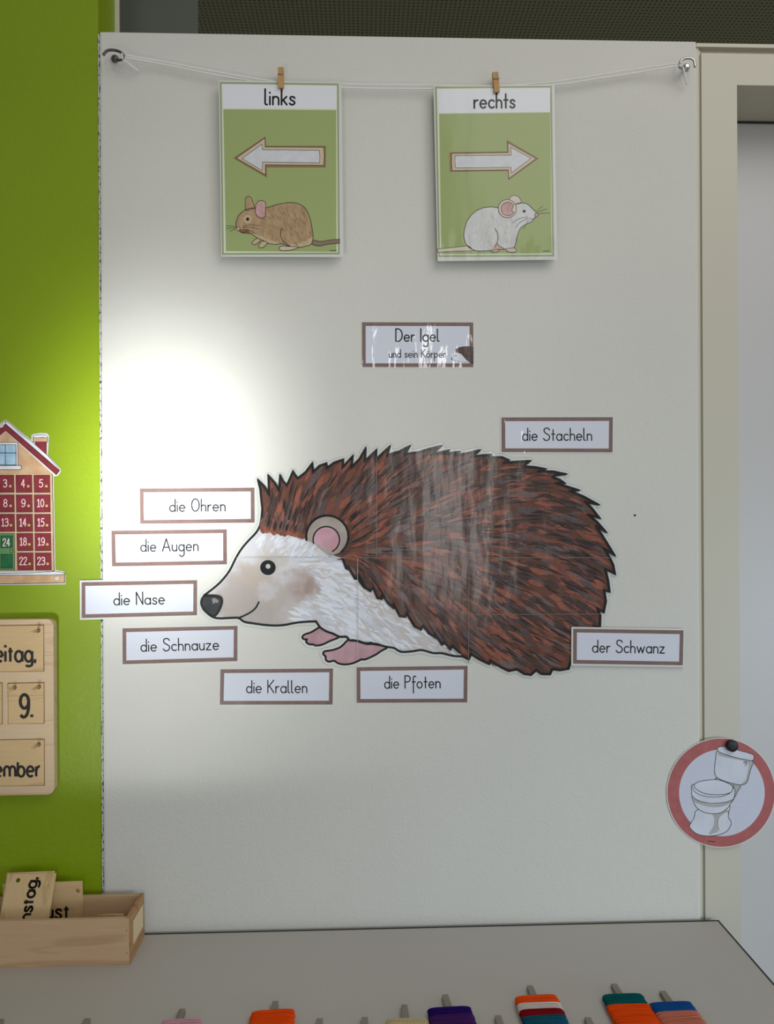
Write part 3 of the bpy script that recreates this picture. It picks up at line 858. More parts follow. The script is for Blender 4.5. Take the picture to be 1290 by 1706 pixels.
for k in range(26):
    t = math.radians(-62 + k * 5.5)
    x, y = 548 + 36 * math.cos(t) + 4, 894 + 40 * math.sin(t)
    pts = follow(x, y, rnd.uniform(25, 45), 5, .2)
    if inside(pts[-1], coat_poly): g_.brush(pts, rnd.uniform(3, 5), rnd.choice([cols[0], cols[1], cols[5], pencil]))
g_.z += 1e-5
g_.pen(quill_front + quills_top + rump, 3.7, outl)
g_.pen(flank, 3.9, outl)
zq = g_.z; g_.done('quills', hh)

e_ = Art(0.0, zq + 2e-5)
ear_tan = ink('ear_tan', (178, 166, 158), rgb2=(158, 144, 136), vscale=40)
ear_out = ell(*z1((962, 698))[0], 150 / 4.2667, 148 / 4.2667, -48, 190, 26)
e_.poly(ear_out + z1((870, 745), (935, 800), (985, 838)), ear_tan)
e_.line(ear_out, 3.8, outl); zr = e_.z; ear = e_.done('ear', hh)
e2 = Art(0.0, zr + 2e-5)
ci = z1((955, 722))[0]
e2.poly(ell(ci[0], ci[1], 21, 21, -62, 195, 24), ink('ear_pink', (206, 162, 176), rgb2=(190, 142, 150), vscale=30))
e2.line(ell(ci[0], ci[1], 22, 22, -62, 195, 24), 2.4, outl); e2.done('inner_ear', ear)
e3 = Art(0.0, zq + 2e-5)
ce = z1((540, 920))[0]
e3.poly(ell(ce[0], ce[1], 15, 14.6), ink('eye_ring', (196, 190, 186))); e3.poly(ell(ce[0], ce[1], 13, 12.6), outl); ze = e3.z
eye = e3.done('eye', hh)
e4 = Art(0.0, ze + 2e-5); ch = z1((541, 911))[0]
e4.poly(ell(ch[0], ch[1], 4.4), ink('eye_light_rim', (120, 120, 122))); e4.poly(ell(ch[0], ch[1], 3.6), ink('eye_light', (190, 190, 192))); e4.done('highlight', eye)
e5 = Art(0.0, zq + 2e-5)
nose = smooth(z1((66, 1165), (82, 1127), (130, 1120), (190, 1126), (212, 1150), (204, 1200), (178, 1248), (150, 1266), (110, 1243), (76, 1205)), 4, True)
e5.poly(nose, ink('nose_charcoal', (58, 58, 58), rgb2=(44, 44, 45), vscale=90)); e5.line(nose, 3.6, outl, closed=True)
e5.poly(z1((140, 1142), (160, 1135), (188, 1152), (185, 1172), (166, 1168), (150, 1180)), ink('nose_shine', (132, 132, 134))); e5.done('nose', hh)
# joints between the laminated sheets
s_ = Art(0.0, zq + 4e-4)
seam = plain('sheet_joint', (142, 118, 108), .35)
seam_f = plain('sheet_joint_light', (182, 178, 178), .35)
for p, m_ in ((((394, 929), (575, 929)), seam_f), (((596, 930), (596, 1100)), seam_f), (((627.5, 762), (627.5, 928)), seam), (((600, 929), (1023, 929)), seam), (((820, 762), (820, 928)), seam), (((781, 929), (781, 1105)), seam), (((783, 1024), (1000, 1023)), seam)):
    s_.line(list(p), .75, m_)
s_.done('sheet_joint', hh)

# the little hedgehog printed on the title card
t_ = Art(0.0, ztitle + 4e-5)
def zt(*p): return [(590 + x / 6.143, 530 + y / 6.143) for x, y in p]
mini_body = zt((1040, 345), (1042, 318), (1075, 300), (1120, 292), (1180, 290), (1222, 294), (1222, 468), (1190, 455), (1150, 425), (1100, 365))
mini_face = zt((1042, 345), (1030, 375), (1000, 408), (996, 420), (1010, 428), (1060, 438), (1100, 448), (1150, 452), (1200, 462), (1180, 440), (1130, 390), (1098, 352))
t_.poly(mini_face, fur[3]); t_.poly(mini_body, ink('mini_quills', (92, 68, 62), rgb2=(62, 46, 42), vscale=500))
t_.poly(ell(*zt((1001, 416))[0], 1.4), outl); t_.poly(ell(*zt((1044, 385))[0], 1.1), outl)
t_.line(mini_body, .6, outl, closed=True); t_.line(mini_face, .5, outl, closed=True)
for k in range(70):
    x, y = rnd.uniform(760, 788), rnd.uniform(578, 604)
    if inside((x, y), mini_body) and inside((x + 2.2, y + 1), mini_body): t_.brush([(x, y), (x + 1.4, y + .4), (x + 2.8, y + 1)], .8, rnd.choice([pencil, cols[0], cols[3]]))
t_.done('hedgehog_print', card_title)

# ================================================================== HANGING LINE, PINS, DIRECTION POSTERS
LY = -0.0115
chrome = plain('hook_chrome', (190, 190, 192), 0.18, 1.0)
steel = plain('hook_dark_steel', (105, 103, 100), 0.28, 1.0)
cord_m = plain('clear_cord', (240, 240, 236), 0.6)

def hook(label, cx, cy, pts, base, m):
    r = thing('wall_hook', label, 'hook', P(cx, cy, 0))
    q = smooth3([P(x, y, d) for x, y, d in pts])
    tube('hook_bar', q, 0.0021, m, r)
    b0 = P(base[0], base[1], 0)
    tube('screw_flange', [b0 + Vector((0, 0, 0)), b0 + Vector((0, -0.003, 0)), b0 + Vector((0, -0.006, 0)), b0 + Vector((0, -0.0065, 0))], 0.006, m, r, n=18, radii=[0.006, 0.006, 0.004, 0.003])
    return r
def smooth3(p, n=5):
    out = []
    for i in range(len(p) - 1):
        p0, p1, p2, p3 = p[max(i - 1, 0)], p[i], p[i + 1], p[min(i + 2, len(p) - 1)]
        for k in range(n):
            t = k / n
            out.append(0.5 * ((2 * p1) + (p2 - p0) * t + (2 * p0 - 5 * p1 + 4 * p2 - p3) * t * t + (3 * p1 - p0 - 3 * p2 + p3) * t ** 3))
    out.append(p[-1]); return out
hook('bent dark metal hook in the upper left corner of the white wall', 192, 100,
     [(192, 101, 0), (194, 101, -.012), (203, 99, -.019), (206, 92, -.021), (199, 86, -.022), (188, 83.5, -.023), (178, 85, -.023), (172, 92, -.023)], (192, 99), steel)
hook('shiny curved metal hook in the upper right corner of the white wall', 1143, 112,
     [(1143, 114, 0), (1141, 115, -.012), (1133, 113, -.019), (1133, 105, -.021), (1138, 99, -.022), (1147, 97, -.023), (1156, 100, -.023), (1158, 112, -.023)], (1143, 113), chrome)

line = thing('hanging_cord', 'clear cord stretched between the two wall hooks', 'cord', P(655, 141, LY))
up_ = [(203.5, 91, -.021), (260, 100.5, LY), (315, 111, LY), (365, 120.5, LY), (427, 131.5, LY), (470, 136, LY), (575, 140, LY), (640, 141, LY), (725, 142, LY), (825, 143.5, LY), (925, 136, LY), (1000, 124.5, LY), (1070, 113.5, LY), (1134, 105, -.021)]
lo_ = [(203.5, 95, -.021), (260, 105, LY), (315, 116, LY), (365, 126, LY), (427, 136, LY), (470, 140.5, LY), (575, 146, LY), (640, 147.5, LY), (725, 148, LY), (825, 149, LY), (925, 141.5, LY), (1000, 130.5, LY), (1070, 120, LY), (1134, 109, -.021)]
tube('strand', smooth3([P(*p) for p in up_], 4), 0.0011, cord_m, line, 8)
tube('strand', smooth3([P(*p) for p in lo_], 4), 0.0011, cord_m, line, 8)
tube('loose_end', smooth3([P(200, 97, -.02), P(212, 104, -.018), P(221, 111, -.014), P(231, 118, -.01)]), 0.0011, cord_m, line, 8)
tube('loose_end', smooth3([P(1138, 112, -.02), P(1141, 122, -.018), P(1142, 132, -.014), P(1145, 141, -.008)]), 0.0014, cord_m, line, 8)
tube('knot', smooth3([P(203, 89, -.024), P(207, 93, -.017), P(203, 97, -.024), P(207, 96, -.017), P(203, 92, -.024)]), 0.0014, cord_m, line, 8)
tube('knot', smooth3([P(1136, 103, -.024), P(1131, 107, -.017), P(1136, 111, -.024), P(1131, 109, -.017), P(1135, 104, -.024)]), 0.0014, cord_m, line, 8)

pinw = wood('pin_wood', (196, 156, 104), (160, 118, 72), 'z', 0.6, 3)
spring_m = plain('pin_spring_steel', (150, 148, 140), 0.3, 1.0)
def pin(label, x, y0, y1, lean, Y):
    """small wooden peg: front and back half with a wire spring"""
    c = P(x, y1, Y); r = thing('clothes_pin', label, 'clothes pin', c, 'small wooden clothes pins')
    h = P(x, y0, Y).z - c.z; w = 0.0046
    for nm, s in (('jaw', -1), ('jaw', 1)):
        bm = bmesh.new()
        prof = [(0.0006, 0), (0.0006, h * .4), (0.0022, h), (0.0048, h), (0.005, h * .45), (0.0032, h * .04), (0.002, 0)]
        L_ = [bm.verts.new((-w, s * p[0], p[1])) for p in prof]; R_ = [bm.verts.new((w, s * p[0], p[1])) for p in prof]
        n = len(prof)
        for i in range(n): bm.faces.new((L_[i], L_[(i + 1) % n], R_[(i + 1) % n], R_[i]))
        bm.faces.new(L_); bm.faces.new(R_[::-1])
        ob = bm_obj(nm, bm, pinw, r, 0, off=Vector((0, 0, 0)))
    zc = h * .38
    pts = [Vector((-w - .0004, -.0054, zc)), Vector((w + .0004, -.0054, zc))]
    tube('spring', [p + Vector(c) for p in pts], 0.0006, spring_m, r, 8)
    r.rotation_euler = (0, lean, 0)
    return r

def sheet_warp(q, amp):
    def f(px, py):
        u = (px - q[0][0]) / (q[1][0] - q[0][0]); v = (py - q[0][1]) / (q[2][1] - q[0][1])
        return amp * (-0.0030 * math.sin(math.pi * min(1, max(0, u))) * v + 0.002 * v * v * math.sin(5 * u))
    return f

PY = -0.015
gr = ink('poster_green', (160, 173, 112)); grl = ink('poster_green_line', (156, 164, 126)); pale = ink('poster_pale_line', (214, 224, 196))
tan_h = ink('arrow_halo', (146, 122, 84)); tan_f = ink('arrow_tan', (206, 188, 160)); whi = ink('arrow_white', (216, 217, 221), rgb2=(207, 208, 213), vscale=90)
brown_l = ink('arrow_brown_line', (66, 38, 26)); fine_l = ink('pen_line', (44, 38, 36))

def poster(label, T, pouch, line_q, band_q, field_q, title, arrows, mx, wave=0):
    V = (lambda m: variant(m, 'wavy_foot', wave, .06)) if wave else (lambda m: m)
    cx = sum(p[0] for p in pouch) / 4; cy = max(p[1] for p in pouch)
    r = thing('direction_poster', label, 'poster', P(cx, cy, PY), 'direction posters on the cord')
    a = Art(PY); a.slab(pouch, V(film), 0.0005); z = a.z; a.done('laminating_pouch', r)
    b = Art(PY, z + 2e-5); b.poly(T(*line_q), V(grl)); b.poly(quad_in(T(*line_q), 3.0), V(pale)); z = b.z; b.done('frame_line', r)
    b = Art(PY, z + 2e-5); b.poly(T(*band_q), ink('title_white', (229, 230, 235))); b.done('title_band', r)
    b = Art(PY, z + 2e-5); b.poly(T(*field_q), V(gr)); z = b.z; b.done('green_field', r)
    b = Art(PY, z + 3e-5); write(b, *title); b.done('lettering', r)
    halo, outer, inner = arrows
    b = Art(PY, z + 3e-5); b.poly(T(*halo), tan_h); b.poly(T(*outer), tan_f); b.line(T(*outer), 1.2, brown_l, closed=True); b.poly(T(*inner), whi); b.line(T(*inner), .8, fine_l, closed=True)
    b.done('arrow', r)
    b = Art(PY, z + 3e-5)
    for k in range(5): b.line([mx(k), (mx(k)[0] + 1.3, mx(k)[1] - (.8 if k % 2 else .2))], 1.1, black)
    b.done('fine_print', r)
    return r, z + 3e-5

def zl(*p): return [(355 + x / 5.3333, 120 + y / 5.3333) for x, y in p]
def zr_(*p): return [(715 + x / 5.1689, 110 + y / 5.1689) for x, y in p]
left, zL = poster('laminated green poster reading links with a brown mouse', zl, [(364.4, 133.6), (569, 137), (572.5, 428.4), (368.8, 427.6)],
    ((60, 88), (1118, 102), (1127, 1620), (80, 1625)), ((80, 108), (1100, 122), (1095, 325), (90, 325)), ((92, 330), (1095, 338), (1097, 1598), (115, 1592)),
    ('links', 441.8, 174.2, 491, 174.4, 13.2, 3.1, black, .36),
    (((178, 765), (465, 572), (470, 655), (1005, 655), (1003, 850), (478, 850), (478, 940)),
     ((205, 765), (462, 585), (465, 665), (985, 668), (990, 745), (985, 830), (467, 825), (468, 915)),
     ((258, 768), (435, 640), (438, 690), (945, 697), (950, 750), (947, 807), (440, 800), (437, 875))),
    lambda k: (550 + k * 2.2, 417.6))
right, zR = poster('laminated green poster reading rechts with a white mouse', zr_, [(722.4, 142.9), (924, 140.6), (929, 432.7), (729.5, 435)],
    ((50, 178), (1058, 170), (1078, 1640), (80, 1645)), ((72, 200), (1045, 188), (1040, 395), (85, 408)), ((88, 410), (1043, 400), (1057, 1612), (105, 1620)),
    ('rechts', 790.5, 180, 857.6, 179.4, 13.0, 3.1, black, .36),
    (((945, 797), (668, 635), (672, 735), (175, 742), (178, 912), (680, 905), (683, 985)),
     ((925, 797), (678, 658), (682, 745), (195, 752), (193, 830), (198, 902), (683, 895), (685, 972)),
     ((878, 795), (705, 700), (708, 768), (225, 772), (222, 820), (230, 877), (705, 872), (712, 920))),
    lambda k: (905 + k * 2.2, 418.4), 1.6)

# brown mouse
mbrown = ink('mouse_brown', (188, 158, 120), rgb2=(170, 140, 104), vscale=120, stretch=(1, 1, .4)); mlight = ink('mouse_light', (198, 176, 142)); mpink = ink('mouse_pink', (214, 174, 170), rgb2=(190, 142, 142), vscale=60)
mp_ = thing  # keep name short below
mouse = Art(PY, zL, 8e-7)
body = smooth(zl((360, 1208), (420, 1215), (475, 1206), (540, 1186), (620, 1167), (690, 1160), (750, 1168), (810, 1200), (845, 1255), (870, 1330), (882, 1400), (890, 1470), (878, 1522), (850, 1540), (780, 1556), (720, 1556), (660, 1542), (610, 1525), (560, 1531), (500, 1525), (455, 1500), (400, 1478), (360, 1450), (338, 1436), (300, 1432), (262, 1428), (228, 1408), (206, 1372), (207, 1325), (228, 1275), (265, 1238), (310, 1216)), 4, True)
mouse.poly(body, mbrown)
mouse.poly(smooth(zl((345, 1440), (400, 1440), (480, 1480), (560, 1510), (600, 1522), (560, 1530), (500, 1524), (455, 1500), (400, 1478)), 3, True), mlight)
mouse.poly(smooth(zl((660, 1520), (740, 1530), (840, 1490), (885, 1470), (878, 1522), (850, 1540), (780, 1556), (720, 1556), (670, 1543)), 3, True), mlight)
mouse.poly(smooth(zl((215, 1380), (240, 1395), (310, 1400), (330, 1430), (290, 1432), (240, 1420)), 3, True), ink('mouse_muzzle', (140, 100, 72)))
mouse.poly(ell(*zl((308, 1307))[0], 7), mlight)
hair = [mlight, ink('mouse_hair_dark', (148, 120, 88)), mbrown]
for k in range(420):
    x, y = rnd.uniform(400, 880), rnd.uniform(1180, 1540)
    u = rnd.uniform(-2, 16); w_ = rnd.uniform(15, 24); p = zl((x, y), (x + u, y + w_), (x + u * 2.3, y + w_ * 2))
    if all(inside(q, body) for q in p): mouse.brush(p, .8, rnd.choices(hair, (1, 4, 2))[0])
mouse.z += 1e-5
mouse.line(body, 1.0, fine_l, closed=True)
mouse.line(smooth(zl((612, 1385), (600, 1440), (622, 1500), (680, 1542)), 4), 1.1, fine_l)
mouse.poly(ell(*zl((225, 1393))[0], 2.8, 3.6), mpink); mouse.line(ell(*zl((225, 1393))[0], 2.8, 3.6), .7, fine_l, closed=True)
mouse.line(smooth(zl((240, 1420), (275, 1425), (300, 1410), (312, 1398)), 3), .8, fine_l)
zM = mouse.z
for w in (((205, 1380), (165, 1368), (118, 1368)), ((205, 1388), (160, 1384), (118, 1394)), ((200, 1396), (175, 1402), (148, 1417)), ((262, 1375), (330, 1358), (420, 1366)), ((262, 1382), (340, 1380), (410, 1396)), ((272, 1394), (330, 1408), (392, 1446))):
    mouse.line(smooth(zl(*w), 3), .6, fine_l)
mouse = mouse.done('mouse_print', left)
def sub(nm, polys, parent, z, Y=PY, lw=1.0):
    a = Art(Y, z + 1e-5)
    for pts, m in polys:
        a.poly(pts, m); a.line(pts, lw, fine_l, closed=True)
    return a.done(nm, parent)
sub('ear', [(smooth(zl((292, 1228), (288, 1160), (290, 1120), (315, 1104), (340, 1120), (355, 1160), (370, 1195), (360, 1212)), 4, True), mbrown)], mouse, zL - 2e-5 + 1.2e-5)
sub('ear', [(smooth(zl((378, 1225), (385, 1172), (410, 1146), (440, 1144), (466, 1166), (467, 1230), (462, 1282), (440, 1297), (405, 1290), (382, 1260)), 4, True), mpink)], mouse, zM)
sub('eye', [(ell(*zl((308, 1307))[0], 2.2), black)], mouse, zM)
sub('front_paw', [(smooth(zl((390, 1478), (352, 1508), (350, 1526), (372, 1533), (405, 1515), (422, 1490)), 3, True), mlight)], mouse, zM)
sub('front_paw', [(smooth(zl((440, 1502), (406, 1536), (410, 1556), (440, 1561), (472, 1536), (480, 1512)), 3, True), mlight)], mouse, zM)
sub('hind_paw', [(smooth(zl((588, 1562), (610, 1547), (680, 1550), (760, 1556), (700, 1580), (630, 1588), (600, 1582)), 3, True), ink('mouse_paw', (206, 190, 168)))], mouse, zM)
sub('tail', [(smooth(zl((885, 1492), (960, 1505), (1050, 1491), (1125, 1486)), 4) + smooth(zl((1125, 1521), (1020, 1530), (940, 1546), (880, 1530)), 4), ink('mouse_tail', (142, 118, 100)))], mouse, zM)

# white mouse
mwhite = ink('mouse_white', (216, 216, 214), rgb2=(204, 203, 200), vscale=80); mcream = ink('mouse_cream', (216, 204, 186)); 
mouse = Art(PY, zR, 8e-7)
body = smooth(zr_((600, 1222), (540, 1213), (470, 1220), (410, 1245), (360, 1290), (325, 1345), (305, 1410), (301, 1470), (318, 1530), (358, 1570), (420, 1592), (500, 1590), (545, 1587), (590, 1580), (660, 1578), (722, 1572), (746, 1530), (756, 1480), (775, 1420), (802, 1382), (850, 1356), (890, 1335), (918, 1300), (930, 1268), (905, 1240), (878, 1215), (850, 1190), (810, 1178), (770, 1180), (735, 1200), (680, 1230)), 4, True)
mouse.poly(body, variant(mwhite, 'wavy_foot', 1.6, .06))
mouse.poly(smooth(zr_((575, 1520), (600, 1545), (650, 1575), (640, 1585), (560, 1586), (545, 1580)), 3, True), ink('mouse_belly_pink', (206, 172, 154)))
hw = [ink('mouse_hair_grey', (198, 198, 196)), ink('mouse_hair_warm', (204, 198, 188)), ink('mouse_hair_white', (226, 226, 226))]
for k in range(420):
    x, y = rnd.uniform(310, 760), rnd.uniform(1220, 1570)
    s_ = -1 if x < 480 else .3
    u = rnd.uniform(2, 12); w_ = rnd.uniform(14, 24); p = zr_((x, y), (x + s_ * u, y + w_), (x + s_ * u * 2.2, y + w_ * 2))
    if all(inside(q, body) for q in p): mouse.brush(p, .7, rnd.choices(hw, (2, 2, 3))[0])
mouse.z += 1e-5
mouse.line(body, 1.0, fine_l, closed=True)
mouse.line(smooth(zr_((566, 1398), (590, 1440), (593, 1500), (568, 1562)), 4), 1.0, fine_l)
mouse.line(smooth(zr_((585, 1525), (610, 1552), (655, 1577)), 4), .9, fine_l)
mouse.line(smooth(zr_((868, 1308), (890, 1320), (912, 1305)), 3), .8, fine_l)
zM = mouse.z
for w in (((850, 1300), (780, 1312), (720, 1352)), ((856, 1312), (790, 1342), (745, 1392)), ((860, 1325), (836, 1362), (815, 1405)), ((930, 1250), (955, 1222), (985, 1205)), ((936, 1258), (975, 1242), (1018, 1230)), ((940, 1274), (985, 1266), (1040, 1267))):
    mouse.line(smooth(zr_(*w), 3), .65, fine_l)
mouse = mouse.done('mouse_print', right)
sub('ear', [(smooth(zr_((690, 1150), (710, 1122), (740, 1113), (775, 1130), (797, 1176), (760, 1188), (720, 1180)), 4, True), mcream)], mouse, zR - 1e-5)
sub('ear', [(ell(*zr_((675, 1228))[0], 15, 15), mcream), (ell(*zr_((680, 1230))[0], 11.4, 11.4, 35, 330, 20) + zr_((712, 1250), (722, 1215)), mpink)], mouse, zM)
sub('eye', [(ell(*zr_((820, 1250))[0], 2.0), black)], mouse, zM)
sub('nose', [(ell(*zr_((927, 1281))[0], 2.6, 3.4), mpink)], mouse, zM)
sub('front_paw', [(smooth(zr_((660, 1578), (700, 1568), (740, 1568), (752, 1585), (740, 1602), (690, 1602)), 3, True), ink('mouse_paw_pink', (214, 188, 172)))], mouse, zM)
sub('hind_paw', [(smooth(zr_((535, 1590), (570, 1582), (606, 1584), (600, 1596), (560, 1602)), 3, True), PM['mouse_paw_pink'])], mouse, zM)
sub('tail', [(zr_((75, 1575), (200, 1563), (340, 1548), (390, 1590), (240, 1594), (75, 1605)), mcream)], mouse, zR - 1e-5, lw=.9)

pin('small wooden clothes pin holding up the links poster', 468, 149, 113, math.radians(-1.5), PY - .00025)
pin('small wooden clothes pin holding up the rechts poster', 825, 156, 121, math.radians(-4), PY - .00025)

# ================================================================== ADVENT CALENDAR HOUSE
def zh_(*p): return [(x / 5.3333, 680 + y / 5.3333) for x, y in p]
GW = 0.002
hs = thing('advent_calendar', 'house-shaped laminated advent calendar with numbered red doors on the green wall', 'calendar', P(8, 975, GW))
cxm = 50
def mir(p): return (2 * cxm - p[0], p[1])
rhalf = [(50, 104), (95, 135), (170, 203), (282, 288), (282, 245), (300, 230), (360, 222), (415, 226), (434, 245), (430, 305), (424, 418), (534, 540), (538, 565), (512, 598), (474, 604), (490, 1440), (562, 1452), (580, 1480), (580, 1562)]
lhalf = [(50, 104), (95, 135), (170, 203), (424, 418), (534, 540), (538, 565), (512, 598), (474, 604), (490, 1440), (562, 1452), (580, 1480), (580, 1575)]
sil = rhalf + [mir(p) for p in lhalf[1:][::-1]]
a = Art(GW)
zs = 0.0003; a.z = zs
a.band(zh_(*sil), 1.6, film_edge); a.z = 0
a.slab(zh_(*sil), film, 0.0007); z = a.z; a.done('laminating_pouch', hs)
beige = ink('house_beige', (208, 172, 136), rgb2=(190, 150, 112), vscale=50); red = ink('house_red', (136, 44, 54), rgb2=(120, 37, 46), vscale=70)
cream_w = ink('house_cream', (222, 196, 164)); hl = ink('house_line', (40, 18, 20)); snow = ink('house_snow', (226, 226, 230), rgb2=(206, 210, 220), vscale=50)
b = Art(GW, z + 2e-5)
b.poly(zh_((-365, 600), (-385, 1446), (482, 1446), (466, 585), (50, 205)), beige)
b.line(zh_((466, 585), (482, 1446), (-385, 1446), (-365, 590)), 1.1, hl); z = b.z; b.done('house_front', hs)
b = Art(GW, z + 2e-5)
ch = zh_((314, 300), (314, 345), (412, 430), (414, 300)); b.poly(ch, red); b.line(ch, .9, hl, closed=True)
ch = zh_((294, 262), (294, 300), (424, 300), (424, 262)); b.poly(ch, beige); b.line(ch, .9, hl, closed=True)
ch = smooth(zh_((298, 262), (305, 243), (350, 236), (405, 240), (422, 262), (380, 260), (340, 264)), 3, True); b.poly(ch, snow); b.line(ch, .8, hl, closed=True); z2_ = b.z; b.done('chimney', hs)
b = Art(GW, z2_ + 2e-5)
sn = [(50, 112), (95, 142), (170, 212), (300, 312), (430, 428), (526, 545), (520, 556), (420, 462), (50, 152)]
for f in (lambda p: p, mir):
    q = zh_(*[f(p) for p in sn]); b.poly(q, snow); b.line(q, .8, hl, closed=True)
rf = [(50, 140), (420, 458), (530, 556), (500, 592), (410, 512), (50, 198)]
for f in (lambda p: p, mir):
    q = zh_(*[f(p) for p in rf]); b.poly(q, red)
    b.line(zh_(*[f(p) for p in rf[:4]]), 1.0, hl); b.line(zh_(*[f(p) for p in rf[3:]]), 1.0, hl)
z3_ = b.z; b.done('roof', hs)
b = Art(GW, z2_ + 2e-5)
wn = zh_((-60, 305), (158, 305), (160, 512), (-60, 512)); b.poly(wn, snow); b.line(wn, .9, hl, closed=True)
wn = zh_((-42, 325), (142, 325), (144, 505), (-42, 505)); b.poly(wn, ink('house_glass', (176, 204, 222), rgb2=(140, 172, 198), vscale=50)); b.line(wn, 1.0, hl, closed=True)
b.line(zh_((47, 325), (48, 505)), 1.1, hl); b.line(zh_((-42, 398), (144, 398)), 1.1, hl)
sl = smooth(zh_((-85, 512), (50, 511), (180, 510), (188, 525), (180, 545), (50, 546), (-85, 546)), 2, True); b.poly(sl, snow); b.line(sl, .9, hl, closed=True); b.done('attic_window', hs)
b = Art(GW, z2_ + 2e-5)
q = zh_((-470, 1470), (575, 1475), (573, 1552), (-470, 1570)); b.poly(q, beige); b.line(q, 1.1, hl, closed=True)
q = smooth(zh_((-470, 1470), (-200, 1470), (50, 1468), (300, 1462), (480, 1450), (560, 1462), (560, 1478), (300, 1484), (0, 1484), (-470, 1484)), 2, True); b.poly(q, snow); b.line(q, .8, hl, closed=True); b.done('base_ledge', hs)
gold = ink('knob_gold', (206, 160, 96)); num_m = ink('number_pink', (238, 206, 204)); gdoor = ink('door_green', (34, 108, 62), rgb2=(24, 92, 52), vscale=80); gdoor2 = ink('door_green_light', (92, 140, 84))
rows = [(595, 750), (770, 925), (942, 1097), (1112, 1268), (1285, 1440)]
nums = [[1, 2, 3, 4, 5], [6, 7, 8, 9, 10], [11, 12, 13, 14, 15], [16, 17, None, 18, 19], [20, 21, None, 22, 23]]
z = z + 2e-5
def cal_door(n, x0, x1, y0, y1, sh):
    b = Art(GW, z)
    q = zh_((x0 + sh, y0), (x1 + sh, y0 - 1), (x1 + sh + 3, y1 - 1), (x0 + sh + 3, y1)); b.poly(zh_((x0 + sh - 6, y0 - 6), (x1 + sh + 6, y0 - 6), (x1 + sh + 8, y1 + 6), (x0 + sh - 4, y1 + 6)), cream_w); b.poly(q, red); b.line(q, .8, hl, closed=True)
    t = str(n); wd = 30 if len(t) == 1 else (64 if t[0] != '1' else 56)
    xr = x0 + sh + (80 if len(t) == 1 else 86)
    yb = y0 + 106; p0 = zh_((xr - wd, yb), (xr, yb))
    write(b, t, p0[0][0], p0[0][1], p0[1][0], p0[1][1], 6.2, 1.5, num_m, .3)
    d = b.done('numbered_door', hs)
    k = Art(GW, b.z + 2e-5); c = zh_((x0 + sh + 112, y0 + 99))[0]
    k.poly(ell(c[0], c[1], 3.4), hl); k.poly(ell(c[0] - .1, c[1] - .1, 2.5), gold); k.done('knob', d)
for ri, (y0, y1) in enumerate(rows):
    for ci_, n in enumerate(nums[ri]):
        if n is None: continue
        x0 = 140 + 160 * (ci_ - 3)
        cal_door(n, x0, x0 + 143, y0, y1, ri * 3)
b = Art(GW, z)
q = zh_((-22, 1112), (128, 1112), (132, 1440), (-18, 1440)); b.poly(zh_((-28, 1106), (134, 1106), (138, 1446), (-24, 1446)), cream_w); b.poly(q, gdoor2); b.line(q, .9, hl, closed=True)
for q in (zh_((8, 1134), (110, 1134), (110, 1240), (8, 1240)), zh_((8, 1298), (110, 1298), (112, 1422), (8, 1422))):
    b.poly(q, gdoor); b.line(q, .9, hl, closed=True)
p0 = zh_((26, 1224), (86, 1224)); write(b, '24', p0[0][0], p0[0][1], p0[1][0], p0[1][1], 6.0, 1.5, num_m, .3)
gd = b.done('numbered_door', hs); gd['label'] = 'tall green front door numbered 24'
k = Art(GW, b.z + 2e-5); c = zh_((102, 1270))[0]; k.poly(ell(c[0], c[1], 3), hl); k.poly(ell(c[0], c[1], 2), ink('knob_olive', (150, 140, 60))); k.done('knob', gd)
gum = plain('clear_putty', (200, 196, 186), .15)
for (x, y) in ((505, 1510), (8, 155)):
    c = zh_((x, y))[0]; w = P(c[0], c[1], GW - 0.0012)
    bm = bmesh.new(); bmesh.ops.create_uvsphere(bm, u_segments=12, v_segments=8, radius=0.004, matrix=Matrix.Translation(w) @ Matrix.Diagonal((1.1, .35, .9, 1)))
    bm_obj('fixing_dot', bm, gum, hs, smooth=True)

# ================================================================== WOODEN DAY CALENDAR
def zc(*p): return [(x / 4.7375, 1000 + y / 4.7375) for x, y in p]
birch = wood('birch_board', (216, 190, 156), (192, 162, 126), 'x', 0.5)
tile_w = wood('birch_tile', (214, 184, 138), (188, 154, 108), 'x', 0.5, .8)
tile_v = wood('birch_tile_upright', (214, 186, 140), (186, 152, 106), 'z', 0.5, .8)
burn = plain('lettering_black', (16, 13, 12), 0.6)
CF = GW - 0.018        # front face of the calendar board
def cx(px, py, Y): w = P(px, py, Y); return (w.x, w.z)
x1_, zt_ = cx(*zc((420, 148))[0], CF); zb_ = cx(*zc((420, 1537))[0], CF)[1]
x0_ = x1_ - 0.335
cal = thing('perpetual_calendar', 'birch wood day calendar board with pegs hung on the green wall', 'calendar', Vector(((x0_ + x1_) / 2, GW, zb_)))
def rect_px(q):
    (xa, za), (xb, zb) = cx(q[0], q[1], CF), cx(q[2], q[3], CF)
    return xa, xb, zb, za
r1 = rect_px((*zc((0, 197))[0], *zc((347, 562))[0])); r2 = rect_px((*zc((58, 652))[0], *zc((350, 974))[0]))
r2b = rect_px((*zc((-275, 655))[0], *zc((19, 976))[0])); r3 = rect_px((*zc((0, 1100))[0], *zc((352, 1464))[0]))
r1 = (x0_ + .02,) + r1[1:]; r3 = (x0_ + .02,) + r3[1:]
def ring(r): return [(r[0], r[2]), (r[0], r[3]), (r[1], r[3]), (r[1], r[2])]
plate('front_board', rrect(x0_, x1_, zb_, zt_, .011), [ring(r) for r in (r1, r2, r2b, r3)], CF, CF + 0.0042, birch, cal, 0.0012)
plate('back_board', rrect(x0_ + .001, x1_ - .001, zb_ + .001, zt_ - .001, .011), [], CF + 0.0042, GW, birch, cal, 0.0008)
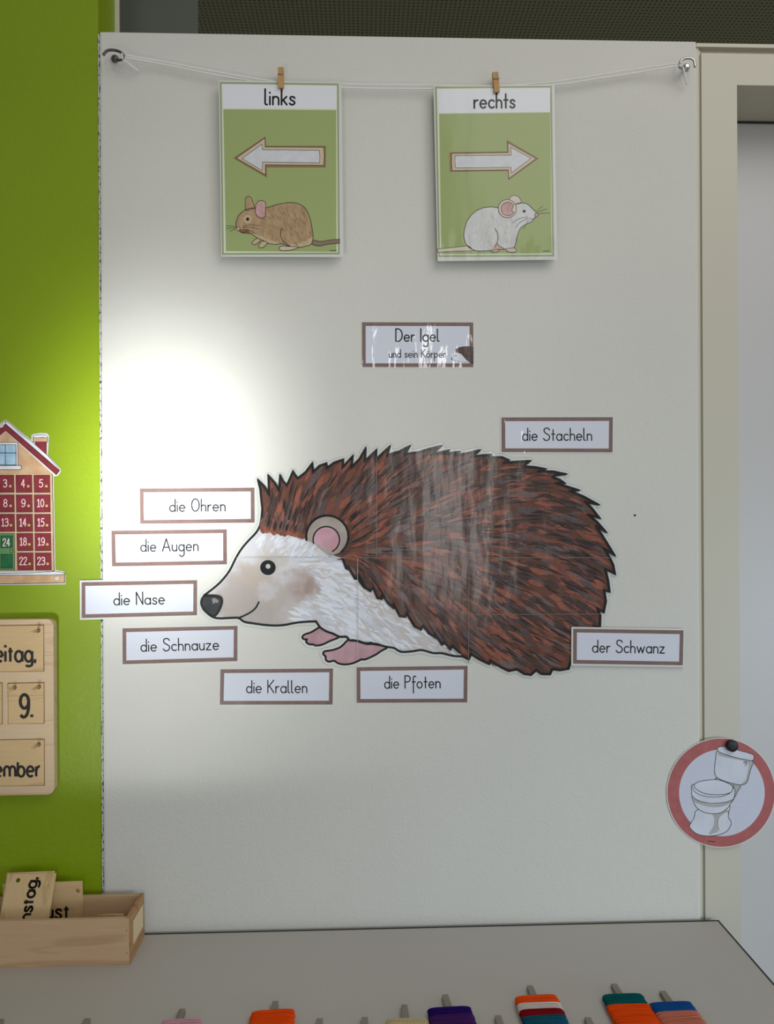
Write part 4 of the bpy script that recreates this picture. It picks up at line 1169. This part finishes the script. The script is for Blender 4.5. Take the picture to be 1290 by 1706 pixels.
peg_m = wood('peg_wood', (206, 178, 136), (180, 146, 104), 'y', .5, 2)
dark_hole = plain('bored_hole', (34, 24, 16), .9)
def peg(px, py):
    w = P(*zc((px, py))[0], CF)
    tube('peg', [w + Vector((0, .004, 0)), w + Vector((0, -.0215, 0.0015)), w + Vector((0, -.0222, 0.0015))], .0021, peg_m, cal, 10, radii=[.0021, .0021, .0016])
def cal_tile(label, rc, holes, text):
    m_ = .0011; x0, x1, z0, z1 = rc[0] + m_ * .6, rc[1] - m_, rc[2] + m_ * .4, rc[3] - m_ * 1.3
    Yf, Yb = CF + .0008, CF + .0040
    r = thing('calendar_tile', label, 'calendar tile', Vector(((x0 + x1) / 2, Yb, z0)), 'tiles on the day calendar')
    hs_ = []
    for (hx, hy) in holes:
        c = cx(*zc((hx, hy))[0], CF); hs_.append(circ(c[0], c[1], .0034))
    plate('tile_board', [(x0, z0), (x0, z1), (x1, z1), (x1, z0)], hs_, Yf, Yb, tile_w, r, .0003)
    if text:
        a = Art(Yf, 6e-5); write(a, *text); a.done('lettering', r)
    return r
cal_tile('wide calendar tile reading Freitag in the top slot', r1, [(300, 240), (-640, 240)], ('Freitag,', -35.5, 1102.6, 59, 1102.2, 17.5, 4.4, burn, .33, .75, False, True))
cal_tile('square calendar tile reading 9. in the middle slot', r2, [(112, 690), (305, 686)], ('9.', 33.8, 1194.8, 53.6, 1194.8, 19, 5.4, burn, .3, .75, False))
cal_tile('square calendar tile cut by the left edge in the middle slot', r2b, [(-222, 694), (-20, 690)], None)
cal_tile('wide calendar tile reading Dezember in the bottom slot', r3, [(303, 1140), (-640, 1140)], ('Dezember', -55, 1294, 66.5, 1293.6, 16.8, 4.2, burn, .33, .75, False, True))
for p in ((300, 240), (112, 690), (305, 686), (303, 1140), (-640, 240), (-222, 694), (-20, 690), (-640, 1140)): peg(*p)

# ================================================================== WOODEN TRAY WITH SPARE TILES
def ztb(*p): return [(x / 4.0313, 1380 + y / 4.0313) for x, y in p]
pf = PZ(*ztb((868, 916))[0], tz)     # front right bottom corner
pb = PZ(*ztb((990, 694))[0], tz)     # back right bottom corner
BX1 = (pf.x + pb.x) / 2; BYF = pf.y; BYB = min(pb.y, -0.014)
zfr = P(*ztb((850, 606))[0], BYF).z
BH = zfr - tz; BX0 = BX1 - .36; TH = .006
tray_w = wood('tray_plywood', (202, 170, 134), (176, 142, 106), 'x', .5, .55)
tray_e = wood('tray_end_ply', (178, 136, 92), (150, 110, 72), 'y', .5, .8)
tray = thing('wooden_tray', 'birch plywood tray of spare calendar tiles on the table', 'tray', Vector(((BX0 + BX1) / 2, (BYF + BYB) / 2, tz)))
box('front_panel', BX0, BX1 - .0012, BYF, BYF + TH, tz, tz + BH, tray_w, tray, .0006)
box('back_panel', BX0, BX1 - .0012, BYB - TH, BYB, tz, tz + BH, tray_w, tray, .0006)
box('bottom_panel', BX0 + TH, BX1 - TH, BYF + TH, BYB - TH, tz + .001, tz + .007, tray_w, tray)
def end_panel(x0, x1):
    bm = bmesh.new(); ym = (BYF + BYB) / 2
    prof = [(BYF + .0005, 0), (BYF + .0005, BH + .0006), (ym - .004, BH + .0006), (ym - .004, BH - .006), (ym + .004, BH - .006), (ym + .004, BH + .0006), (BYB - .0005, BH + .0006), (BYB - .0005, 0)]
    a_ = [bm.verts.new((x0, y, tz + z)) for y, z in prof]; b_ = [bm.verts.new((x1, y, tz + z)) for y, z in prof]; n = len(prof)
    for i in range(n): bm.faces.new((a_[i], a_[(i + 1) % n], b_[(i + 1) % n], b_[i]))
    bm.faces.new(a_); bm.faces.new(b_[::-1])
    return bm_obj('end_panel', bm, tray_e, tray)
# ends sit between front and back
_f0, _b0 = BYF, BYB
BYF, BYB = BYF + .0002, BYB - .0002
e_r = end_panel(BX1 - TH, BX1 + .0004); end_panel(BX0 - .0004, BX0 + TH)
BYF, BYB = _f0, _b0
lab = box('label_plate', BX1 + .0004, BX1 + .0012, BYF + .016, BYB - .010, tz + .022, tz + .058, plain('label_birch', (216, 192, 152), .5), tray, .0003)
pinhole = plain('nail_dot', (120, 86, 54), .7)
for zz_ in (.018, .052):
    tube('nail', [Vector((BX1 - .0045, BYF + .001, tz + zz_)), Vector((BX1 - .0045, BYF - .0004, tz + zz_))], .0009, pinhole, tray, 8)

def loose_tile(label, corners, Yt, Yb, thick, hole, mat, text=None, group='spare tiles in the tray', name='calendar_tile'):
    """corners in px: TL, TR, BR, BL; top leans to plane Yt, foot stands at Yb"""
    tl, tr, br, bl = P(*corners[0], Yt), P(*corners[1], Yt), P(*corners[2], Yb), P(*corners[3], Yb)
    kf = (tz + .0095 - tl.z) / (bl.z - tl.z)      # carry the edges on down to the tray's floor
    br, bl = tr + (br - tr) * kf, tl + (bl - tl) * kf
    ux = (tr - tl); w = ux.length; ux.normalize()
    vz = ((tl - bl) + (tr - br)) / 2; vz = vz - ux * vz.dot(ux); h = vz.length; vz.normalize()
    nrm = vz.cross(ux); nrm.normalize()          # points away from the room
    o = (bl + br) / 2
    r = thing(name, label, 'calendar tile', o, group)
    def to3(v): return o + ux * (v.x - w / 2) + vz * v.z + nrm * v.y
    hl_ = []
    if hole:
        c = P(*hole, (Yt * .84 + Yb * .16)) - o; hl_ = [circ(c.dot(ux) + w / 2, c.dot(vz), .0034)]
    plate('tile_board', [(0, 0), (0, h), (w, h), (w, 0)], hl_, 0, thick, mat, r, .0004, to3)
    if text:
        s, org, along, up, size, weight = text       # lettering laid out on the tile's own face
        st, L = letters(s, .33); st = squat(st)
        bm = bmesh.new(); oo = P(*org, (Yt + Yb) / 2) - o; ou, ov = oo.dot(ux) + w / 2, oo.dot(vz)
        dz = 4e-5
        for sk in st:
            for i in range(len(sk) - 1):
                p, q = sk[i], sk[i + 1]
                pa = Vector((ou, ov)) + along * p[0] * size + up * p[1] * size; pb_ = Vector((ou, ov)) + along * q[0] * size + up * q[1] * size
                d = pb_ - pa
                if d.length < 1e-7: continue
                n2 = Vector((-d.y, d.x)).normalized() * weight / 2
                quad = (pa + n2, pa - n2, pb_ - n2, pb_ + n2)
                bm.faces.new([bm.verts.new(o + ux * (c.x - w / 2) + vz * c.y - nrm * dz) for c in quad])
                if i > 0:
                    bm.faces.new([bm.verts.new(o + ux * (pa.x + weight / 2 * math.cos(t * .785) - w / 2) + vz * (pa.y + weight / 2 * math.sin(t * .785)) - nrm * dz) for t in range(8)])
        off = origin_of(r)
        for v in bm.verts: v.co -= off
        me = bpy.data.meshes.new('lettering'); bm.to_mesh(me); bm.free(); link('lettering', me, burn, r)
    return r
YI = BYF + TH           # inner face of the front panel
D_ = BYB - TH - YI
def foot(px, py, Y):    # foot of a tile, hidden behind the front panel
    return (px, py)
def ext(top, low, k):   # extend an edge downward past the front panel
    return (top[0] + (low[0] - top[0]) * k, top[1] + (low[1] - top[1]) * k)
AT, AL = .0575, .0279
tl, tr, br, bl = ztb((97, 306), (420, 300), (343, 612), (14, 622))
loose_tile('leaning spare tile with the letters nstag in the wooden tray', (tl, tr, br, bl), YI + AT, YI + AL, .0018, ztb((120, 350))[0], tile_v,
           ('Dienstag,', ztb((232, 768))[0], Vector((0, 1)), Vector((-1, 0)), .0112, .0037))
tl, tr, br, bl = ztb((90, 297), (410, 284), (348, 560), (28, 566))
loose_tile('blank leaning tile directly behind the nstag tile', (tl, tr, br, bl), YI + AT + .0034, YI + AL + .0085, .0018, ztb((121, 347))[0], tile_v)
tl, tr, br, bl = ztb((60, 388), (562, 382), (546, 608), (44, 614))
loose_tile('upright spare tile ending in the letters st', (tl, tr, br, bl), YI + .0556, YI + .0556, .0022, ztb((521, 420))[0], tile_w,
           ('August', ztb((80, 608))[0], Vector((1, 0)), Vector((0, 1)), .0142, .0037))
tl, tr, br, bl = ztb((44, 376), (576, 366), (560, 600), (30, 610))
loose_tile('spare tile directly behind the tile ending in st', (tl, tr, br, bl), YI + .0580, YI + .0580, .0022, ztb((522, 420))[0], tile_w)
tl, tr, br, bl = ztb((34, 372), (570, 356), (562, 600), (26, 610))
loose_tile('rearmost upright spare tile in the wooden tray', (tl, tr, br, bl), YI + .0604, YI + .0604, .0022, None, tile_w)
tl, tr, br, bl = ztb((664, 580), (836, 577), (836, 620), (658, 620))
loose_tile('small low spare tile at the right end of the tray', (tl, tr, br, bl), YI + .030, YI + .029, .0032, ztb((678, 597))[0], tile_w)

# ================================================================== TOILET SIGN
def zw(*p): return [(1090 + x / 6.45, 1200 + y / 6.45) for x, y in p]
SY = -0.0006
sign = thing('toilet_sign', 'round pink-ringed toilet picture sign on the door frame', 'sign', P(1202, 1410, SY))
cc = zw((722, 778))[0]; RO = 581 / 6.45; RI = 462 / 6.45
a = Art(SY); a.slab(ell(cc[0], cc[1], RO + 1.0, RO + 1.6, n=96), film, .0008); z = a.z; a.done('laminating_pouch', sign)
pinkr = ink('sign_pink', (180, 102, 102), 0.06, 60); swhite = ink('sign_white', (204, 207, 222))
b = Art(SY, z + 2e-5); b.poly(ell(cc[0], cc[1], RO - .6, RO + .2, n=96), pinkr); b.poly(ell(*zw((730, 780))[0], RI - .2, RI + .6, n=96), swhite); z = b.z; b.done('ring_print', sign)
ghost = ink('show_through_grey', (194, 197, 212))
b = Art(SY, z + 1e-5)
b.line(ell(*zw((930, 890))[0], 14, 22, n=30), .7, ghost, closed=True); b.line(zw((830, 875), (1020, 875)), .7, ghost); b.line(zw((830, 932), (1020, 932)), .7, ghost); b.line(zw((880, 1040), (885, 1200)), .7, ghost)
b.done('show_through_print', sign)
pw = ink('porcelain', (216, 219, 230), rgb2=(204, 208, 220), vscale=25); ps = ink('porcelain_grey', (176, 174, 172)); pln = ink('toilet_line', (48, 52, 58))
b = Art(SY, z + 2e-5)
foot_ = smooth(zw((470, 960), (430, 1050), (383, 1130), (400, 1170), (460, 1220), (560, 1243), (680, 1235), (780, 1195), (828, 1120), (820, 1075), (800, 1045), (805, 985), (812, 915), (700, 960)), 3, True)
b.poly(foot_, pw); b.poly(smooth(zw((625, 1005), (700, 1000), (780, 960), (806, 985), (796, 1045), (740, 1075), (690, 1110), (690, 1190), (640, 1215), (590, 1225), (640, 1130), (645, 1050)), 3, True), ps)
b.poly(smooth(zw((720, 1030), (790, 990), (815, 1080), (820, 1120), (770, 1180), (715, 1200), (690, 1130), (695, 1060)), 3, True), pw)
b.line(foot_, 1.1, pln, closed=True); b.line(smooth(zw((698, 1036), (682, 1090), (690, 1150), (710, 1192)), 3), .8, ink('toilet_fine_line', (120, 122, 124))); z4 = b.z; b.done('pedestal', sign)
b = Art(SY, z4 + 1e-5)
neck = smooth(zw((680, 620), (920, 690), (900, 760), (860, 840), (830, 860), (700, 800), (670, 660)), 3, True); b.poly(neck, ps); b.line(neck, 1.0, pln, closed=True)
bowl_ = smooth(zw((416, 820), (420, 860), (445, 920), (490, 965), (560, 995), (640, 1004), (720, 992), (790, 945), (825, 890), (850, 845), (700, 890), (560, 880)), 3, True); b.poly(bowl_, pw)
b.poly(smooth(zw((420, 835), (500, 875), (600, 900), (720, 895), (840, 855), (820, 890), (720, 930), (600, 930), (480, 900), (440, 880)), 3, True), ps); b.line(bowl_, 1.1, pln, closed=True)
rim = smooth(zw((420, 700), (406, 760), (412, 815), (470, 860), (560, 885), (640, 892), (740, 885), (820, 865), (862, 830), (850, 720), (640, 800)), 3, True); b.poly(rim, pw); b.line(rim, 1.1, pln, closed=True); z5 = b.z; b.done('bowl', sign)
b = Art(SY, z5 + 1e-5)
seat = smooth(zw((430, 690), (415, 720), (440, 770), (520, 810), (640, 826), (740, 815), (820, 780), (850, 730), (840, 700), (640, 780)), 3, True); b.poly(seat, pw); b.line(seat, 1.0, pln, closed=True)
lid = smooth(zw((430, 700), (470, 665), (560, 645), (680, 638), (770, 665), (830, 695), (848, 725), (830, 770), (760, 795), (640, 800), (540, 785), (460, 745)), 3, True); b.poly(lid, pw); b.line(lid, 1.1, pln, closed=True); b.done('toilet_lid', sign)
b = Art(SY, z5 + 1e-5)
tank = smooth(zw((690, 330), (665, 400), (652, 500), (655, 580), (685, 620), (760, 655), (850, 680), (930, 695), (985, 680), (1010, 640), (1035, 540), (1060, 430), (900, 400)), 3, True); b.poly(tank, pw)
b.poly(smooth(zw((690, 345), (780, 370), (960, 415), (1058, 435), (1030, 560), (1005, 650), (970, 685), (935, 690), (985, 640), (1005, 560), (1015, 455), (900, 425), (760, 395), (690, 375)), 2, True), ps)
b.line(tank, 1.1, pln, closed=True)
b.line(ell(*zw((978, 452))[0], 1.9, 1.5), 1.0, pln, closed=True); b.line(smooth(zw((996, 450), (998, 470), (978, 485)), 3), 1.1, pln)
tl_ = smooth(zw((682, 320), (690, 290), (760, 282), (870, 312), (1050, 362), (1074, 390), (1068, 425), (1030, 432), (860, 395), (720, 350)), 3, True); b.poly(tl_, pw); b.line(tl_, 1.1, pln, closed=True); b.done('cistern', sign)
b = Art(SY, z + 2e-5)
for k, x in enumerate((580, 598, 610, 622, 634, 646)): b.line(zw((x, 1296 + k * 2), (x + 8, 1299 + k * 2)), 1.2, black)
b.done('fine_print', sign)
mg = zw((826, 266))[0]; w = P(mg[0], mg[1], SY - z)
mag = thing('round_magnet', 'round black magnet at the top of the toilet sign', 'magnet', w)
tube('magnet_body', [w, w + Vector((0, -.002, 0)), w + Vector((0, -.0065, 0)), w + Vector((0, -.0075, 0)), w + Vector((0, -.0078, 0))], .0095, plain('magnet_black', (14, 14, 16), .5), mag, 32, radii=[.0096, .0098, .0096, .0086, .004])

# ================================================================== WOUND YARN BOARDS ON THE TABLE
paddle_m = wood('yarn_board_grey_wood', (142, 134, 122), (118, 110, 98), 'y', .7, 2)
yarn_cache = {}
def yarn_mat(rgb):
    if rgb in yarn_cache: return yarn_cache[rgb]
    m, nt, b = new_mat('yarn_%d' % len(yarn_cache))
    tc = nd(nt, 'ShaderNodeTexCoord'); mp = nd(nt, 'ShaderNodeMapping'); mp.inputs['Scale'].default_value = (18, 420, 60)
    no = nd(nt, 'ShaderNodeTexNoise'); no.inputs['Scale'].default_value = 1; no.inputs['Detail'].default_value = 4
    nt.links.new(tc.outputs['Object'], mp.inputs[0]); nt.links.new(mp.outputs[0], no.inputs['Vector'])
    mx = nd(nt, 'ShaderNodeMix', data_type='RGBA'); mx.inputs[6].default_value = lin(rgb); mx.inputs[7].default_value = lin(tuple(int(v * .72) for v in rgb))
    nt.links.new(no.outputs['Fac'], mx.inputs[0]); nt.links.new(mx.outputs[2], b.inputs['Base Color'])
    bp = nd(nt, 'ShaderNodeBump'); bp.inputs['Strength'].default_value = .6; bp.inputs['Distance'].default_value = .001
    nt.links.new(no.outputs['Fac'], bp.inputs['Height']); nt.links.new(bp.outputs[0], b.inputs['Normal'])
    b.inputs['Roughness'].default_value = .95; b.inputs['Specular IOR Level'].default_value = .1
    yarn_cache[rgb] = m; return m
def yarn_board(label, tip, body_l, body_r, bands, skew=0.0):
    """flat wooden winding board lying on the table, its narrow tip towards the wall.
    tip: px of the far end of the tip; body_l/r: px of the far corners of the winding"""
    zt2 = tz + .006
    t = PZ(tip[0], tip[1], tz + .004); l = PZ(body_l[0], body_l[1], zt2 + .003); r_ = PZ(body_r[0], body_r[1], zt2 + .003)
    ux = (r_ - l); wdt = ux.length; ux.normalize(); vy = Vector((-ux.y, ux.x, 0))
    mid = (l + r_) / 2
    root = thing('yarn_board', label, 'yarn board', Vector((mid.x, mid.y, tz)), 'yarn winding boards on the table')
    ang = math.atan2(ux.y, ux.x)
    root.rotation_euler = (0, 0, ang)
    loc = lambda p: ((p - mid).dot(ux), (p - mid).dot(vy))
    tx, ty = loc(t)
    ln = .075
    bm = bmesh.new()
    hw_ = wdt / 2 - .004
    prof = [(-hw_, -ln), (hw_, -ln), (hw_, -.004), (tx + .0052, .0), (tx + .0042, ty), (tx - .0042, ty), (tx - .0052, .0), (-hw_, -.004)]
    lo = [bm.verts.new((x, y, .0004)) for x, y in prof]; hi = [bm.verts.new((x, y, .0062)) for x, y in prof]; n = len(prof)
    for i in range(n): bm.faces.new((lo[i], lo[(i + 1) % n], hi[(i + 1) % n], hi[i]))
    bm.faces.new(lo[::-1]); bm.faces.new(hi)
    bm_obj('winding_board', bm, paddle_m, root, .0005, off=Vector((0, 0, 0)))
    for rgb, d0, d1, ex in bands:
        bm = bmesh.new(); n = max(2, int((d1 - d0) / .0016)); rr = random.Random(int(d0 * 1e5) + rgb[0])
        for k in range(n):                      # the turns of yarn, each a flattened loop
            y = -d0 - (k + .5) * (d1 - d0) / n; r0 = (d1 - d0) / n * .64
            ww = wdt / 2 + ex + rr.uniform(-.0008, .0008); hz = .0042 + rr.uniform(-.0005, .0006); dy = rr.uniform(-.0008, .0008); sg = 14; rings = []
            for q in range(sg):
                a_ = 2 * math.pi * q / sg; c_, s_2 = math.cos(a_), math.sin(a_)
                px_ = (abs(c_) ** .35) * (1 if c_ > 0 else -1) * ww; pz_ = .0060 + (abs(s_2) ** .7) * (1 if s_2 > 0 else -1) * hz
                ring_ = []
                for j in range(6):
                    b_ = 2 * math.pi * j / 6
                    ring_.append(bm.verts.new((px_ + c_ * math.cos(b_) * r0, y + dy * px_ / ww + math.sin(b_) * r0, pz_ + s_2 * math.cos(b_) * r0)))
                rings.append(ring_)
            for q in range(sg):
                for j in range(6):
                    bm.faces.new((rings[q][j], rings[(q + 1) % sg][j], rings[(q + 1) % sg][(j + 1) % 6], rings[q][(j + 1) % 6]))
        bm_obj('yarn_winding', bm, yarn_mat(rgb), root, smooth=True, off=Vector((0, 0, 0)))
    return root
OR = (255, 84, 14)
yb = yarn_board
yb('winding board with pale pink yarn at the lower left of the table', (304, 1683), (271, 1701), (338, 1698), [((226, 172, 186), 0, .07, 0)])
yb('winding board wound with plain orange yarn', (459, 1670), (419, 1686), (491, 1682), [(OR, 0, .07, 0)])
yb('winding board with pale cream yarn', (674, 1676), (644, 1699), (713, 1697), [((214, 196, 150), 0, .07, 0)])
yb('winding board with indigo over purple yarn', (742, 1659), (713, 1682), (784, 1677), [((40, 12, 104), 0, .014, 0), ((74, 34, 100), .0142, .07, .0006)])
yb('winding board striped orange, white, dark red and teal', (883, 1644), (858, 1661), (928, 1658), [(OR, 0, .0145, 0), ((226, 208, 204), .0147, .028, .0004), ((140, 14, 22), .0282, .041, .0002), ((24, 92, 116), .0412, .07, -.0004)])
yb('winding board with teal over orange yarn', (1023, 1641), (1004, 1659), (1070, 1656), [((8, 96, 98), 0, .0215, 0), (OR, .0217, .07, .001)])
yb('winding board with blue over salmon yarn', (1104, 1653), (1083, 1672), (1150, 1668), [((22, 84, 156), 0, .0195, 0), ((214, 126, 102), .0197, .07, .0006)])
for lb, tip in (('bare grey winding board, only its tip in view, left of the pink winding board', (146, 1699)), ('bare grey winding board, only its tip in view, right of the orange winding board', (533, 1699)), ('bare grey winding board, only its tip in view, left of the cream winding board', (608, 1697)),
                ('bare grey winding board, only its tip in view, left of the striped winding board', (830, 1694)), ('bare grey winding board, only its tip in view, left of the teal winding board', (979, 1697)), ('bare grey winding board, only its tip in view, at the left edge under the tray', (2, 1700))):
    vx = 604; k_ = (tip[0] - vx) / (tip[1] - 853)
    yb(lb, tip, (tip[0] - 35 + k_ * 22, tip[1] + 22), (tip[0] + 37 + k_ * 22, tip[1] + 20), [])

# little dark speck on the plaster
sp = P(1058, 858.5, 0)
bm = bmesh.new(); bmesh.ops.create_uvsphere(bm, u_segments=8, v_segments=6, radius=.0022, matrix=Matrix.Translation(sp) @ Matrix.Diagonal((1, .25, .9, 1)))
tag(bm_obj('wall_speck', bm, plain('speck_dark', (60, 56, 52), .8), None, smooth=True), 'tiny dark speck on the white wall right of the hedgehog', 'speck')
